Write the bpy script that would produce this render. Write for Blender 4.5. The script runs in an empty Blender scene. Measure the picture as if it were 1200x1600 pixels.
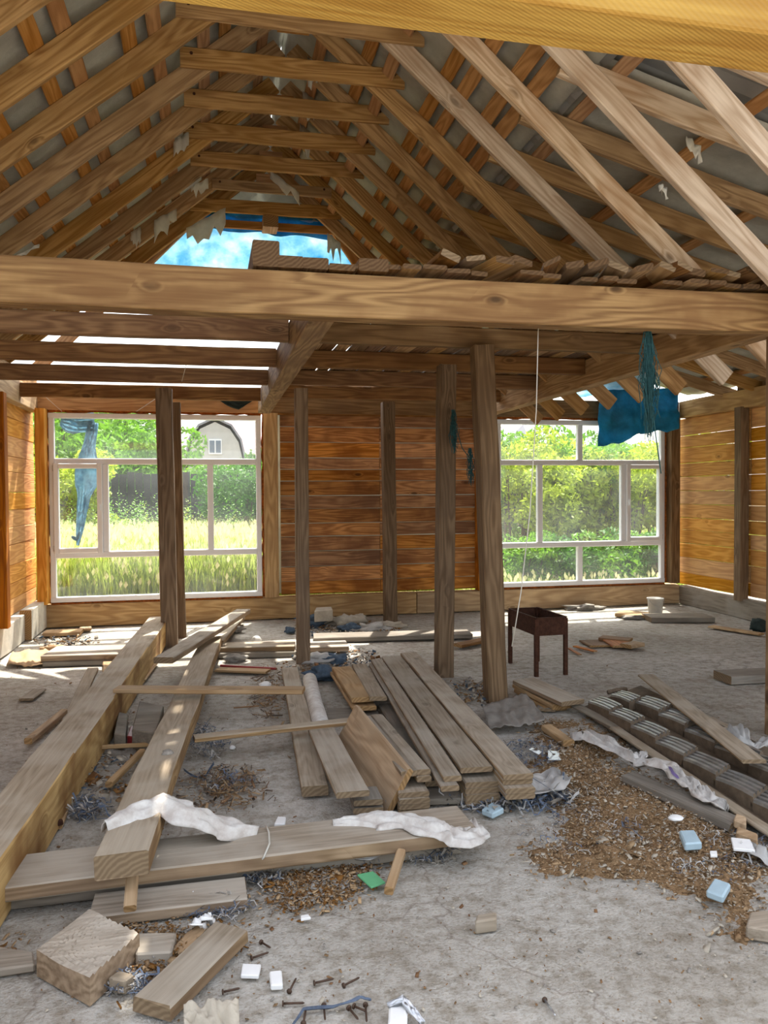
import bpy, math, random
import numpy as np
from mathutils import Vector, Matrix, noise

S = bpy.context.scene
C = S.collection
random.seed(7)

# ------------------------------------------------------------------ camera
FPX, YAW, PITCH, ROLL, EYE = 1240.0, .2111, -.0242, -.0063, 1.6
_f = Vector((math.sin(YAW)*math.cos(PITCH), math.cos(YAW)*math.cos(PITCH), math.sin(PITCH)))
_r = Vector((math.cos(YAW), -math.sin(YAW), 0)); _u = _r.cross(_f)
_r2 = _r*math.cos(ROLL)+_u*math.sin(ROLL); _u2 = -_r*math.sin(ROLL)+_u*math.cos(ROLL)
cd = bpy.data.cameras.new('camera'); cam = bpy.data.objects.new('camera', cd); C.objects.link(cam)
cd.sensor_fit = 'VERTICAL'; cd.sensor_height = 36; cd.lens = FPX/1600*36; cd.clip_end = 500; cd.clip_start = .05
mw = Matrix.Identity(4)
for i in range(3):
    mw[i][0] = _r2[i]; mw[i][1] = _u2[i]; mw[i][2] = -_f[i]
mw[2][3] = EYE
cam.matrix_world = mw
S.camera = cam

# ------------------------------------------------------------------ sky, sun, exposure
SUN_EL, SUN_AZ = math.radians(62), math.radians(18)      # azimuth east of the +Y axis
w = bpy.data.worlds.new('sky'); S.world = w; w.use_nodes = True
nt = w.node_tree; bg = nt.nodes['Background']
sk = nt.nodes.new('ShaderNodeTexSky'); sk.sky_type = 'NISHITA'; sk.sun_disc = False
sk.sun_elevation = SUN_EL; sk.sun_rotation = SUN_AZ
sk.air_density = 1.3; sk.dust_density = 4.0; sk.ozone_density = .7
hs = nt.nodes.new('ShaderNodeHueSaturation'); hs.inputs['Saturation'].default_value = .42
nt.links.new(sk.outputs[0], hs.inputs['Color']); nt.links.new(hs.outputs[0], bg.inputs['Color']); bg.inputs['Strength'].default_value = .36
sd = bpy.data.lights.new('sun', 'SUN'); sd.energy = 7.5; sd.angle = math.radians(.6); sd.color = (1, .95, .86)
sun = bpy.data.objects.new('sun', sd); C.objects.link(sun)
sdir = Vector((math.sin(SUN_AZ)*math.cos(SUN_EL), math.cos(SUN_AZ)*math.cos(SUN_EL), math.sin(SUN_EL)))
sun.rotation_euler = sdir.to_track_quat('Z', 'Y').to_euler(); sun.location = (6, 18, 20)
S.view_settings.view_transform = 'Standard'; S.view_settings.look = 'None'
S.view_settings.exposure = .8; S.view_settings.gamma = 1; S.view_settings.use_curve_mapping = False

# ------------------------------------------------------------------ survey helpers: a sight line met with a plane of the building
def sight(px, py):
    return _r2*((px-600)/FPX) - _u2*((py-800)/FPX) + _f
def G(px, py, z=0.0):
    d = sight(px, py); return Vector((0, 0, EYE)) + d*((z-EYE)/d.z)
def GY(px, py, Y):
    d = sight(px, py); return Vector((0, 0, EYE)) + d*(Y/d.y)
def GX(px, py, X):
    d = sight(px, py); return Vector((0, 0, EYE)) + d*(X/d.x)

# ------------------------------------------------------------------ materials
def _mat(name, rough=.8, spec=.3):
    m = bpy.data.materials.new(name); m.use_nodes = True
    b = m.node_tree.nodes['Principled BSDF']
    b.inputs['Roughness'].default_value = rough; b.inputs['Specular IOR Level'].default_value = spec
    return m, m.node_tree, b
def N(nt, t, **k):
    n = nt.nodes.new(t)
    for a, v in k.items():
        if a in n.inputs: n.inputs[a].default_value = v
        else: setattr(n, a, v)
    return n
def ramp(nt, fac, cols):
    r = nt.nodes.new('ShaderNodeValToRGB'); e = r.color_ramp.elements
    while len(e) < len(cols): e.new(.5)
    for i, (p, c) in enumerate(cols): e[i].position = p; e[i].color = (*c, 1)
    nt.links.new(fac, r.inputs[0]); return r.outputs[0]
def mixc(nt, fac, a, b, mode='MIX'):
    m = nt.nodes.new('ShaderNodeMix'); m.data_type = 'RGBA'; m.blend_type = mode
    for s, v in ((m.inputs[0], fac), (m.inputs[6], a), (m.inputs[7], b)):
        if isinstance(v, (int, float)): s.default_value = v
        elif isinstance(v, tuple): s.default_value = (*v, 1)
        else: nt.links.new(v, s)
    return m.outputs[2]
def math_(nt, op, a, b=0.0, c=None):
    m = nt.nodes.new('ShaderNodeMath'); m.operation = op
    for i, v in enumerate((a, b) if c is None else (a, b, c)):
        if isinstance(v, (int, float)): m.inputs[i].default_value = v
        else: nt.links.new(v, m.inputs[i])
    return m.outputs[0]

def wood(name, light, dark, knot=.0, grain=1.0, stain=None, stain_amt=.0, rough=.75, saw=0.0, var=.25, ring=.38):
    """timber with its length along local X: growth rings, fibres, knots, sawing marks, blotches"""
    m, nt, b = _mat(name, rough, .25); L = nt.links
    tc = N(nt, 'ShaderNodeTexCoord'); oi = N(nt, 'ShaderNodeObjectInfo')
    off = N(nt, 'ShaderNodeVectorMath', operation='SCALE'); off.inputs[0].default_value = (17, 5, 9)
    L.new(oi.outputs['Random'], off.inputs['Scale'])
    add = N(nt, 'ShaderNodeVectorMath', operation='ADD'); L.new(tc.outputs['Object'], add.inputs[0]); L.new(off.outputs[0], add.inputs[1])
    # knots: stretched cells bend the grain round them
    mk = N(nt, 'ShaderNodeMapping'); mk.inputs['Scale'].default_value = (2.6, 5.5, 5.5); L.new(add.outputs[0], mk.inputs[0])
    vo = N(nt, 'ShaderNodeTexVoronoi', Scale=1.0, Randomness=1.0); L.new(mk.outputs[0], vo.inputs[0])
    kd = vo.outputs['Distance']
    pick = N(nt, 'ShaderNodeSeparateColor'); L.new(vo.outputs['Color'], pick.inputs[0])
    kd = math_(nt, 'ADD', kd, math_(nt, 'MULTIPLY', math_(nt, 'GREATER_THAN', pick.outputs[0], .38), 1.0))
    kf = ramp(nt, kd, [(0.0, (1, 1, 1)), (.10, (.75, .75, .75)), (.22, (.2, .2, .2)), (.5, (0, 0, 0))])
    mp = N(nt, 'ShaderNodeMapping'); mp.inputs['Scale'].default_value = (.5, 6*grain, 6*grain); L.new(add.outputs[0], mp.inputs[0])
    n0 = N(nt, 'ShaderNodeTexNoise', Scale=1.1, Detail=2.0); L.new(mp.outputs[0], n0.inputs[0])
    v = math_(nt, 'MULTIPLY', n0.outputs[0], 9.0)
    v = math_(nt, 'ADD', v, math_(nt, 'MULTIPLY', kf, 1.6))
    v = math_(nt, 'SINE', math_(nt, 'MULTIPLY', v, 8.0))
    v = math_(nt, 'MULTIPLY_ADD', v, .5, .5)
    mf = N(nt, 'ShaderNodeMapping'); mf.inputs['Scale'].default_value = (3, 90, 90); L.new(add.outputs[0], mf.inputs[0])
    n1 = N(nt, 'ShaderNodeTexNoise', Scale=1.0, Detail=3.0); L.new(mf.outputs[0], n1.inputs[0])
    g = math_(nt, 'ADD', math_(nt, 'MULTIPLY', v, ring), math_(nt, 'MULTIPLY', n1.outputs[0], 1-ring))
    col = ramp(nt, g, [(.22, dark), (.75, light)])
    n2 = N(nt, 'ShaderNodeTexNoise', Scale=2.3, Detail=4.0); L.new(add.outputs[0], n2.inputs[0])
    if stain:
        sf = ramp(nt, n2.outputs[0], [(.45, (0, 0, 0)), (.62, (stain_amt,)*3)])
        col = mixc(nt, sf, col, stain)
    kdark = tuple(c*.28 for c in dark)
    if knot > 0:
        kk = ramp(nt, kd, [(0.0, (knot,)*3), (.07, (knot*.9,)*3), (.12, (knot*.35,)*3), (.2, (0, 0, 0))])
        col = mixc(nt, kk, col, kdark)
    # variation from piece to piece
    hv = N(nt, 'ShaderNodeHueSaturation')
    L.new(math_(nt, 'MULTIPLY_ADD', oi.outputs['Random'], var, 1-var*.5), hv.inputs['Value']); L.new(col, hv.inputs['Color'])
    rm = math_(nt, 'FRACT', math_(nt, 'MULTIPLY', oi.outputs['Random'], 7.31))
    L.new(math_(nt, 'MULTIPLY_ADD', rm, .3, .85), hv.inputs['Saturation'])
    L.new(hv.outputs[0], b.inputs['Base Color'])
    h = g
    if saw > 0:
        ms = N(nt, 'ShaderNodeMapping'); ms.inputs['Rotation'].default_value = (0, .9, .9); L.new(tc.outputs['Object'], ms.inputs[0])
        wv = N(nt, 'ShaderNodeTexWave', Scale=42.0, Distortion=1.2, Detail=2.0); wv.inputs['Detail Scale'].default_value = .4
        L.new(ms.outputs[0], wv.inputs[0])
        h = math_(nt, 'ADD', g, math_(nt, 'MULTIPLY', wv.outputs['Fac'], saw))
        col2 = mixc(nt, math_(nt, 'MULTIPLY', wv.outputs['Fac'], .22*saw), hv.outputs[0], tuple(c*.6 for c in dark))
        L.new(col2, b.inputs['Base Color'])
    bp = N(nt, 'ShaderNodeBump', Strength=.35, Distance=.006); L.new(h, bp.inputs['Height']); L.new(bp.outputs[0], b.inputs['Normal'])
    return m
def endgrain(name, light, dark):
    m, nt, b = _mat(name, .85, .15)
    tc = N(nt, 'ShaderNodeTexCoord'); mp = N(nt, 'ShaderNodeMapping'); mp.inputs['Location'].default_value = (0, .13, .2)
    mp.inputs['Scale'].default_value = (0, 1, 1); nt.links.new(tc.outputs['Object'], mp.inputs[0])
    wv = N(nt, 'ShaderNodeTexWave', wave_type='RINGS', Scale=16.0, Distortion=5.0, Detail=3.0); wv.rings_direction = 'X'
    nt.links.new(mp.outputs[0], wv.inputs[0])
    nt.links.new(ramp(nt, wv.outputs['Fac'], [(.2, dark), (.9, light)]), b.inputs['Base Color'])
    return m
def plain(name, col, rough=.7, spec=.3, var=.25, scale=6.0, metal=0.0, bump=.2, col2=None, transl=0.0, dist=.01):
    m, nt, b = _mat(name, rough, spec); b.inputs['Metallic'].default_value = metal
    tc = N(nt, 'ShaderNodeTexCoord'); n = N(nt, 'ShaderNodeTexNoise', Scale=scale, Detail=6.0, Roughness=.65); nt.links.new(tc.outputs['Object'], n.inputs[0])
    lo = tuple(c*(1-var) for c in col) if col2 is None else col2
    c = ramp(nt, n.outputs[0], [(.35, lo), (.65, col)])
    nt.links.new(c, b.inputs['Base Color'])
    if bump:
        bp = N(nt, 'ShaderNodeBump', Strength=bump, Distance=dist); nt.links.new(n.outputs[0], bp.inputs['Height']); nt.links.new(bp.outputs[0], b.inputs['Normal'])
    if transl:
        t = N(nt, 'ShaderNodeBsdfTranslucent'); nt.links.new(c, t.inputs[0])
        mx = N(nt, 'ShaderNodeMixShader'); mx.inputs[0].default_value = transl
        nt.links.new(b.outputs[0], mx.inputs[1]); nt.links.new(t.outputs[0], mx.inputs[2])
        nt.links.new(mx.outputs[0], nt.nodes['Material Output'].inputs[0])
    return m

M = {}
M['rafter'] = wood('pine rafter', (.48, .305, .14), (.24, .13, .05), .75, .9, (.30, .17, .06), .5, var=.3)
M['beam'] = wood('pale pine beam', (.365, .225, .095), (.165, .085, .032), .9, .8, (.19, .095, .035), .65, var=.12)
M['pale'] = wood('pale rafter with skylight painted in', (.66, .53, .40), (.42, .29, .18), .7, .8, (.36, .2, .1), .35, var=.15)  # pale wood, whitened to paint in the skylight on the front rafters
M['yellow'] = wood('sawn yellow pine', (.47, .30, .085), (.32, .175, .042), .6, .7, (.34, .18, .045), .4, saw=.45, var=.1)
M['joist'] = wood('brown joist timber', (.27, .145, .06), (.13, .06, .022), .6, .9, (.12, .05, .02), .5, var=.25)
M['post'] = wood('weathered brown post', (.24, .155, .085), (.12, .07, .033), .5, .9, (.13, .08, .045), .5, var=.35)
M['post_orange'] = wood('orange brown post', (.50, .19, .045), (.28, .09, .02), .4, .9, (.3, .1, .03), .4, var=.2)
M['wall'] = wood('orange wall plank', (.60, .29, .10), (.30, .12, .035), .95, .9, (.20, .075, .025), .7, var=.6, ring=.45)
M['wall_r'] = wood('golden wall plank', (.72, .38, .11), (.50, .22, .05), .7, .8, (.45, .18, .045), .3, var=.25)
M['sill'] = wood('pale sill timber', (.55, .38, .2), (.33, .2, .095), .5, .6, (.3, .19, .1), .5, var=.2)
M['grey'] = wood('grey dusty plank', (.37, .305, .23), (.20, .155, .105), .45, .8, (.42, .37, .30), .6, var=.35, ring=.2)
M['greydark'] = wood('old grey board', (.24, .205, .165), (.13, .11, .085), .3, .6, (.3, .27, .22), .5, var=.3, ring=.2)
M['grey_side'] = wood('brown plank edge', (.36, .25, .145), (.19, .12, .06), .4, .9, (.16, .10, .06), .6, var=.3)
M['tan'] = wood('tan plank', (.47, .32, .18), (.30, .185, .09), .4, .6, (.36, .27, .17), .4, var=.2)
M['timber'] = wood('stained square timber', (.56, .39, .19), (.36, .23, .10), .3, .6, (.17, .08, .03), .85, var=.1)
M['batten'] = wood('orange batten board', (.50, .28, .12), (.30, .15, .055), .4, .8, (.33, .14, .05), .4, var=.3)
M['end_dark'] = endgrain('dark end grain', (.14, .085, .045), (.095, .055, .028))
M['end'] = endgrain('end grain', (.36, .22, .10), (.24, .14, .06))
M['end_grey'] = endgrain('weathered end grain', (.25, .18, .11), (.18, .125, .075))
M['vinyl'] = plain('white vinyl', (.80, .80, .82), .35, .5, .03, 3, bump=0)
M['foam'] = plain('orange mounting foam', (.55, .16, .03), .9, .2, .6, 25, bump=1, dist=.02)
M['foam_y'] = plain('pale mounting foam', (.8, .5, .12), .9, .2, .5, 30, bump=1, dist=.02)
M['membrane'] = plain('grey roofing membrane', (.60, .60, .54), .6, .35, .3, 2.5, bump=.5, transl=.3, dist=.05)
M['shred'] = plain('torn white membrane', (.8, .78, .7), .7, .3, .15, 10, transl=.4)
M['metal'] = plain('grey roof sheet', (.40, .41, .41), .45, .5, .2, 2, metal=.4)
M['tile_metal'] = plain('dusty grey metal tile', (.34, .33, .31), .42, .6, .45, 9, metal=.55, bump=.25)
M['tile_side'] = plain('muddy tile side', (.17, .125, .085), .8, .2, .4, 14)
M['tarp'] = plain('blue tarpaulin', (.05, .42, .68), .45, .45, .45, 5, bump=.8, transl=.6, dist=.04)
M['tarp_pale'] = plain('thin pale blue tarpaulin', (.66, .80, .86), .5, .4, .25, 2.2, bump=.4, col2=(.12, .42, .60), transl=.55)
M['rag_blue'] = plain('faded blue net rag', (.30, .55, .68), .7, .2, .25, 9, col2=(.10, .25, .36), transl=.4)
M['net'] = plain('blue green netting', (.045, .13, .14), .9, .2, .5, 40)
M['shred_blue'] = plain('blue shredded film', (.16, .21, .30), .45, .5, .6, 20, transl=.2)
M['film'] = plain('dusty white film', (.62, .60, .57), .45, .4, .2, 8, bump=.5, transl=.25)
M['bag'] = plain('woven white bag cloth', (.66, .64, .6), .6, .3, .25, 14, bump=.4, col2=(.45, .40, .36))
M['purple'] = plain('purple print', (.22, .16, .35), .7, .3, .3, 10)
M['rag'] = plain('dusty cream rag', (.5, .44, .35), .9, .2, .25, 10, bump=.6)
M['felt'] = plain('grey roofing felt', (.26, .235, .205), .95, .15, .25, 12, bump=.6)
M['cardboard'] = plain('brown cardboard', (.45, .30, .17), .9, .2, .25, 6)
M['rust'] = plain('rusty iron', (.085, .035, .02), .85, .25, .5, 25, bump=.5, metal=.2)
M['nail'] = plain('rusty nail', (.10, .06, .04), .6, .4, .3, 60, metal=.5)
M['steel'] = plain('bright zinc plate', (.55, .56, .58), .3, .6, .15, 12, metal=.8)
M['paper'] = plain('white card', (.80, .79, .77), .7, .3, .06, 10)
M['bluecard'] = plain('pale blue sample tile', (.38, .50, .56), .5, .4, .1, 10)
M['green'] = plain('green card', (.13, .42, .20), .6, .4, .1, 10)
M['red'] = plain('red enamel strip', (.30, .03, .03), .4, .5, .2, 8)
M['sawdust'] = plain('sawdust', (.42, .27, .145), .95, .1, .4, 55, bump=1.0, col2=(.20, .12, .06), dist=.02)
M['chips'] = plain('wood chips', (.50, .34, .19), .9, .1, .5, 3, bump=0)
M['rubble'] = plain('grey rubble', (.34, .31, .27), .95, .1, .4, 14, bump=.8)
M['string'] = plain('pale string', (.6, .57, .5), .8, .2, .1, 10)
M['dusk_cloth'] = plain('dark green cloth', (.035, .05, .045), .9, .2, .4, 10)
M['blue_rag'] = plain('dusty blue rag', (.10, .14, .19), .95, .1, .4, 16, bump=.6)
M['white_sill'] = plain('pale base block', (.62, .57, .48), .9, .2, .25, 8, bump=.5)  # mottled pale tone for the left wall's sill and ledge
M['dirt'] = plain('dry earth', (.20, .16, .09), .95, .1, .4, 4)
M['leaf'] = plain('green leaf', (.20, .42, .035), .55, .35, .5, 1.3, bump=0, transl=.45)
M['leaf_y'] = plain('yellow green leaf', (.44, .56, .05), .55, .35, .4, 1.1, bump=0, transl=.45)
M['leaf_d'] = plain('dark green leaf', (.10, .27, .035), .55, .35, .5, 1.3, bump=0, transl=.4)
M['grass'] = plain('meadow grass', (.46, .58, .10), .7, .3, .4, .8, bump=0, transl=.45)
M['seed'] = plain('pale grass seed head', (.80, .76, .42), .8, .2, .2, 3, bump=0, transl=.3)
M['bark'] = plain('grey bark', (.16, .12, .09), .95, .1, .5, 12)
M['fence'] = plain('dark grey fence board', (.085, .078, .085), .8, .2, .3, 3)
M['stucco'] = plain('pale stucco', (.55, .53, .50), .9, .2, .12, 2)
M['pinkroof'] = plain('pinkish roof', (.45, .27, .26), .8, .2, .15, 2)
M['greyroof'] = plain('grey roof', (.30, .30, .33), .8, .2, .15, 2)
M['darkglass'] = plain('dark window glass', (.12, .16, .22), .15, .6, .1, 2)

# concrete floor
def concrete():
    m, nt, b = _mat('dusty concrete', .9, .2); L = nt.links
    tc = N(nt, 'ShaderNodeTexCoord')
    a = N(nt, 'ShaderNodeTexNoise', Scale=.7, Detail=8.0, Roughness=.62); L.new(tc.outputs['Object'], a.inputs[0])
    c = N(nt, 'ShaderNodeTexNoise', Scale=14.0, Detail=8.0, Roughness=.7); L.new(tc.outputs['Object'], c.inputs[0])
    d = N(nt, 'ShaderNodeTexNoise', Scale=90.0, Detail=3.0); L.new(tc.outputs['Object'], d.inputs[0])
    base = ramp(nt, a.outputs[0], [(.32, (.35, .315, .265)), (.5, (.47, .44, .39)), (.68, (.60, .575, .53))])
    sp = ramp(nt, c.outputs[0], [(.36, (.66, .62, .56)), (.55, (1, 1, 1)), (.72, (1.08, 1.06, 1.04))])
    col = mixc(nt, 1.0, base, sp, 'MULTIPLY')
    col = mixc(nt, 1.0, col, ramp(nt, d.outputs[0], [(.3, (.78, .75, .7)), (.5, (1, 1, 1))]), 'MULTIPLY')
    # brown grime patches
    e = N(nt, 'ShaderNodeTexNoise', Scale=1.6, Detail=9.0, Roughness=.75); L.new(tc.outputs['Object'], e.inputs[0])
    col = mixc(nt, ramp(nt, e.outputs[0], [(.56, (0, 0, 0)), (.70, (.6, .6, .6))]), col, (.27, .20, .14))
    # hairline cracks
    v = N(nt, 'ShaderNodeTexVoronoi', feature='DISTANCE_TO_EDGE', Scale=.55)
    ad = N(nt, 'ShaderNodeVectorMath', operation='ADD'); L.new(tc.outputs['Object'], ad.inputs[0])
    nn = N(nt, 'ShaderNodeTexNoise', Scale=2.0, Detail=5.0); L.new(tc.outputs['Object'], nn.inputs[0]); L.new(nn.outputs['Color'], ad.inputs[1])
    L.new(ad.outputs[0], v.inputs[0])
    col = mixc(nt, ramp(nt, v.outputs['Distance'], [(0, (.55, .55, .55)), (.006, (0, 0, 0))]), col, (.16, .12, .09))
    L.new(col, b.inputs['Base Color'])
    h = math_(nt, 'ADD', math_(nt, 'MULTIPLY', c.outputs[0], .7), math_(nt, 'MULTIPLY', d.outputs[0], .3))
    bp = N(nt, 'ShaderNodeBump', Strength=.9, Distance=.03); L.new(h, bp.inputs['Height']); L.new(bp.outputs[0], b.inputs['Normal'])
    return m
M['concrete'] = concrete()
def glass():
    m = bpy.data.materials.new('dusty pane glass'); m.use_nodes = True; nt = m.node_tree; nt.nodes.clear(); L = nt.links
    o = N(nt, 'ShaderNodeOutputMaterial'); t = N(nt, 'ShaderNodeBsdfTransparent'); t.inputs[0].default_value = (.97, .98, .97, 1)
    g = N(nt, 'ShaderNodeBsdfGlossy', Roughness=.03); d = N(nt, 'ShaderNodeBsdfTranslucent'); d.inputs[0].default_value = (.85, .87, .9, 1)
    m1 = N(nt, 'ShaderNodeMixShader'); m1.inputs[0].default_value = .05; L.new(t.outputs[0], m1.inputs[1]); L.new(g.outputs[0], m1.inputs[2])
    tc = N(nt, 'ShaderNodeTexCoord'); n = N(nt, 'ShaderNodeTexNoise', Scale=1.5, Detail=5.0); L.new(tc.outputs['Object'], n.inputs[0])
    f = ramp(nt, n.outputs[0], [(.35, (.008,)*3), (.7, (.03,)*3)])
    m2 = N(nt, 'ShaderNodeMixShader'); L.new(f, m2.inputs[0]); L.new(m1.outputs[0], m2.inputs[1]); L.new(d.outputs[0], m2.inputs[2]); L.new(m2.outputs[0], o.inputs[0])
    return m
M['glass'] = glass()

# ------------------------------------------------------------------ object helpers
def tag(o, label=None, cat=None, group=None, kind=None):
    if label: o['label'] = label
    if cat: o['category'] = cat
    if group: o['group'] = group
    if kind: o['kind'] = kind
    return o
def empty(name, loc=(0, 0, 0), parent=None):
    o = bpy.data.objects.new(name, None); C.objects.link(o); o.location = loc; o.empty_display_size = .1
    if parent: o.parent = parent
    return o
def mobj(name, me, parent=None, mat=None):
    o = bpy.data.objects.new(name, me); C.objects.link(o)
    if mat is not None:
        for mm in (mat if isinstance(mat, (list, tuple)) else [mat]): me.materials.append(mm)
    if parent: o.parent = parent
    return o
def mesh_py(v, f, name='m', smooth=False, mi=None):
    me = bpy.data.meshes.new(name); me.from_pydata([tuple(p) for p in v], [], f); 
    if mi: me.polygons.foreach_set('material_index', mi)
    if smooth: me.polygons.foreach_set('use_smooth', [True]*len(me.polygons))
    me.update(); return me
def beam_mesh(L, wd, h, ch=.006, wob=.0, seg=None, taper=0, bow=0.0, rnd=None):
    """bar along local X, centred; eight-sided chamfered section; ends use material 1"""
    rnd = rnd or random
    ch = min(ch, wd*.3, h*.3)
    seg = seg or max(1, min(14, int(L/.45)))
    a, b = wd/2, h/2
    sec = [(-a+ch, -b), (a-ch, -b), (a, -b+ch), (a, b-ch), (a-ch, b), (-a+ch, b), (-a, b-ch), (-a, -b+ch)]
    v, f, mi = [], [], []
    for i in range(seg+1):
        t = i/seg; x = (t-.5)*L
        oy, oz = rnd.uniform(-wob, wob), rnd.uniform(-wob, wob)
        k = 1-taper*t
        bz = -bow*(1-(2*t-1)**2)
        for (y, z) in sec:
            v.append((x+(rnd.uniform(-wob, wob) if i in (0, seg) else 0), y*k+oy+rnd.uniform(-wob, wob)*.4, z*k+oz+bz+rnd.uniform(-wob, wob)*.4))
    for i in range(seg):
        for j in range(8):
            f.append((i*8+j, i*8+(j+1) % 8, (i+1)*8+(j+1) % 8, (i+1)*8+j)); mi.append(0)
    f.append(tuple(range(7, -1, -1))); mi.append(1); f.append(tuple(seg*8+j for j in range(8))); mi.append(1)
    return mesh_py(v, f, 'bar', mi=mi)
def frame_mat(mid, ax, wv):
    x = ax.normalized(); y = (wv-x*wv.dot(x)).normalized(); z = x.cross(y)
    m = Matrix.Identity(4)
    for i in range(3): m[i][0] = x[i]; m[i][1] = y[i]; m[i][2] = z[i]; m[i][3] = mid[i]
    return m
def place(o, m):
    p = o.parent
    if p:
        off = Vector((0, 0, 0)); q = p
        while q: off += Vector(q.location); q = q.parent     # parents are never rotated
        m = Matrix.Translation(-off) @ m
    loc, rot, sc = m.decompose(); o.location = loc; o.rotation_mode = 'QUATERNION'; o.rotation_quaternion = rot
def bar(name, p0, p1, wd, h, mat, parent=None, side=(0, 1, 0), end=None, **k):
    """bar from p0 to p1 (centre line); wd is measured along side, h across it"""
    p0, p1 = Vector(p0), Vector(p1); ax = p1-p0
    me = beam_mesh(ax.length, wd, h, **k)
    o = mobj(name, me, parent, [M[mat], M[end or ('end_grey' if 'grey' in mat else 'end')]] if mat not in ('vinyl', 'rust', 'steel', 'metal') else [M[mat], M[mat]])
    place(o, frame_mat((p0+p1)/2, ax, Vector(side)))
    return o
def thing(o, label, cat, group=None): return tag(o, label, cat, group)
def lay(name, label, cat, nl, nr, fr, fl, zn, zf, th, mat, parent=None, group=None, zl=None, wob=.002, **k):
    """plank lying on things: its four top corners were surveyed at the heights zn (near end) and zf (far end); zl = extra height of its left edge"""
    dz = zl or 0
    a, b_, c, d = G(*nl, zn+dz), G(*nr, zn), G(*fr, zf), G(*fl, zf+dz)
    if (a-b_).length+(c-d).length > (a-d).length+(b_-c).length: a, b_, c, d = b_, c, d, a
    ax = (c+d)/2-(a+b_)/2; x = ax.normalized()
    wv = ((a-b_)+(d-c))/2; wv = wv-x*wv.dot(x); wd = wv.length
    me = beam_mesh(ax.length, wd, th, wob=wob, **k)
    o = mobj(name, me, parent, [M[mat], M['end_grey' if 'grey' in mat else 'end']])
    mt = frame_mat((a+b_+c+d)/4, ax, wv); n = Vector((mt[0][2], mt[1][2], mt[2][2]))
    if n.z < 0: n = -n
    mt = frame_mat((a+b_+c+d)/4 - n*th/2, ax, wv)
    place(o, mt)
    if mat == 'grey': reface(o, 'grey_side', lambda n: abs(n.z) < .6)
    if label: tag(o, label, cat, group)
    return o
def reface(o, mat, test):
    """give the faces chosen by their world normal another timber surface"""
    me = o.data; me.materials.append(M[mat]); k = len(me.materials)-1; q = o.rotation_quaternion
    for p in me.polygons:
        n = Vector(p.normal); n = q @ n
        if p.material_index == 0 and test(n): p.material_index = k
def under(o, th, n, gap=.001, jit=.015, mat=None, label=None, group=None, shrink=.0):
    """more boards of the same stack right beneath o"""
    out = []
    for i in range(n):
        c = bpy.data.objects.new(o.name.split('.')[0], o.data.copy()); C.objects.link(c)
        m = o.matrix_basis.copy()
        z = Vector((m[0][2], m[1][2], m[2][2])); z = z if z.z > 0 else -z
        x = Vector((m[0][0], m[1][0], m[2][0]))
        c.rotation_mode = 'QUATERNION'; c.rotation_quaternion = o.rotation_quaternion
        c.location = Vector(o.location) - z*(th+gap)*(i+1) + x*random.uniform(-jit, jit)
        if label: tag(c, label[i] if isinstance(label, list) else label, 'plank', group)
        out.append(c)
    return out

def tube(name, pts, r, mat, parent=None, n=6):
    v, f = [], []
    pts = [Vector(p) for p in pts]
    for i, p in enumerate(pts):
        t = (pts[min(i+1, len(pts)-1)]-pts[max(i-1, 0)]).normalized()
        s = t.cross(Vector((.3, .2, 1))).normalized(); u = s.cross(t); rr = r[i] if isinstance(r, list) else r
        for k in range(n):
            a = 2*math.pi*k/n; v.append(p+(s*math.cos(a)+u*math.sin(a))*rr)
    for i in range(len(pts)-1):
        for k in range(n): f.append((i*n+k, i*n+(k+1) % n, (i+1)*n+(k+1) % n, (i+1)*n+k))
    f.append(tuple(range(n-1, -1, -1))); f.append(tuple((len(pts)-1)*n+k for k in range(n)))
    return mobj(name, mesh_py(v, f, 'tube', True), parent, M[mat])
def nz(x, y, z=0.0): return noise.noise(Vector((x, y, z)))
def ribbon(name, pts, widths, mat, parent=None, up=(0, 0, 1), amp=.02, folds=3, seed=0, na=10, sub=6, droop=.0, thick=.002):
    """crumpled strip of cloth along pts"""
    P = []
    for i in range(len(pts)-1):
        for k in range(sub):
            t = k/sub; P.append((Vector(pts[i]).lerp(Vector(pts[i+1]), t), widths[i]*(1-t)+widths[i+1]*t))
    P.append((Vector(pts[-1]), widths[-1]))
    v, f = [], []; up = Vector(up)
    for i, (p, wd) in enumerate(P):
        q0 = P[max(0, i-1)][0]; q1 = P[min(len(P)-1, i+1)][0]; t = (q1-q0).normalized(); s = t.cross(up).normalized(); u = s.cross(t)
        for j in range(na+1):
            a = j/na-.5; e = 1-abs(2*a)**3
            h = amp*(math.sin(a*folds*6.28+nz(i*.16, seed)*6)*.6+nz(i*.22+seed*3, j*.55)*1.2+.25*nz(i*.9, j*1.3, seed)+.4)*(.4+.6*e)
            v.append(p+s*(a*wd*(1+.5*nz(i*.17, seed+9)))+u*(h-droop*(2*a)**2))
    for i in range(len(P)-1):
        for j in range(na): f.append((i*(na+1)+j, i*(na+1)+j+1, (i+1)*(na+1)+j+1, (i+1)*(na+1)+j))
    o = mobj(name, mesh_py(v, f, 'cloth', True), parent, M[mat])
    md = o.modifiers.new('s', 'SOLIDIFY'); md.thickness = thick
    return o
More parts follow.
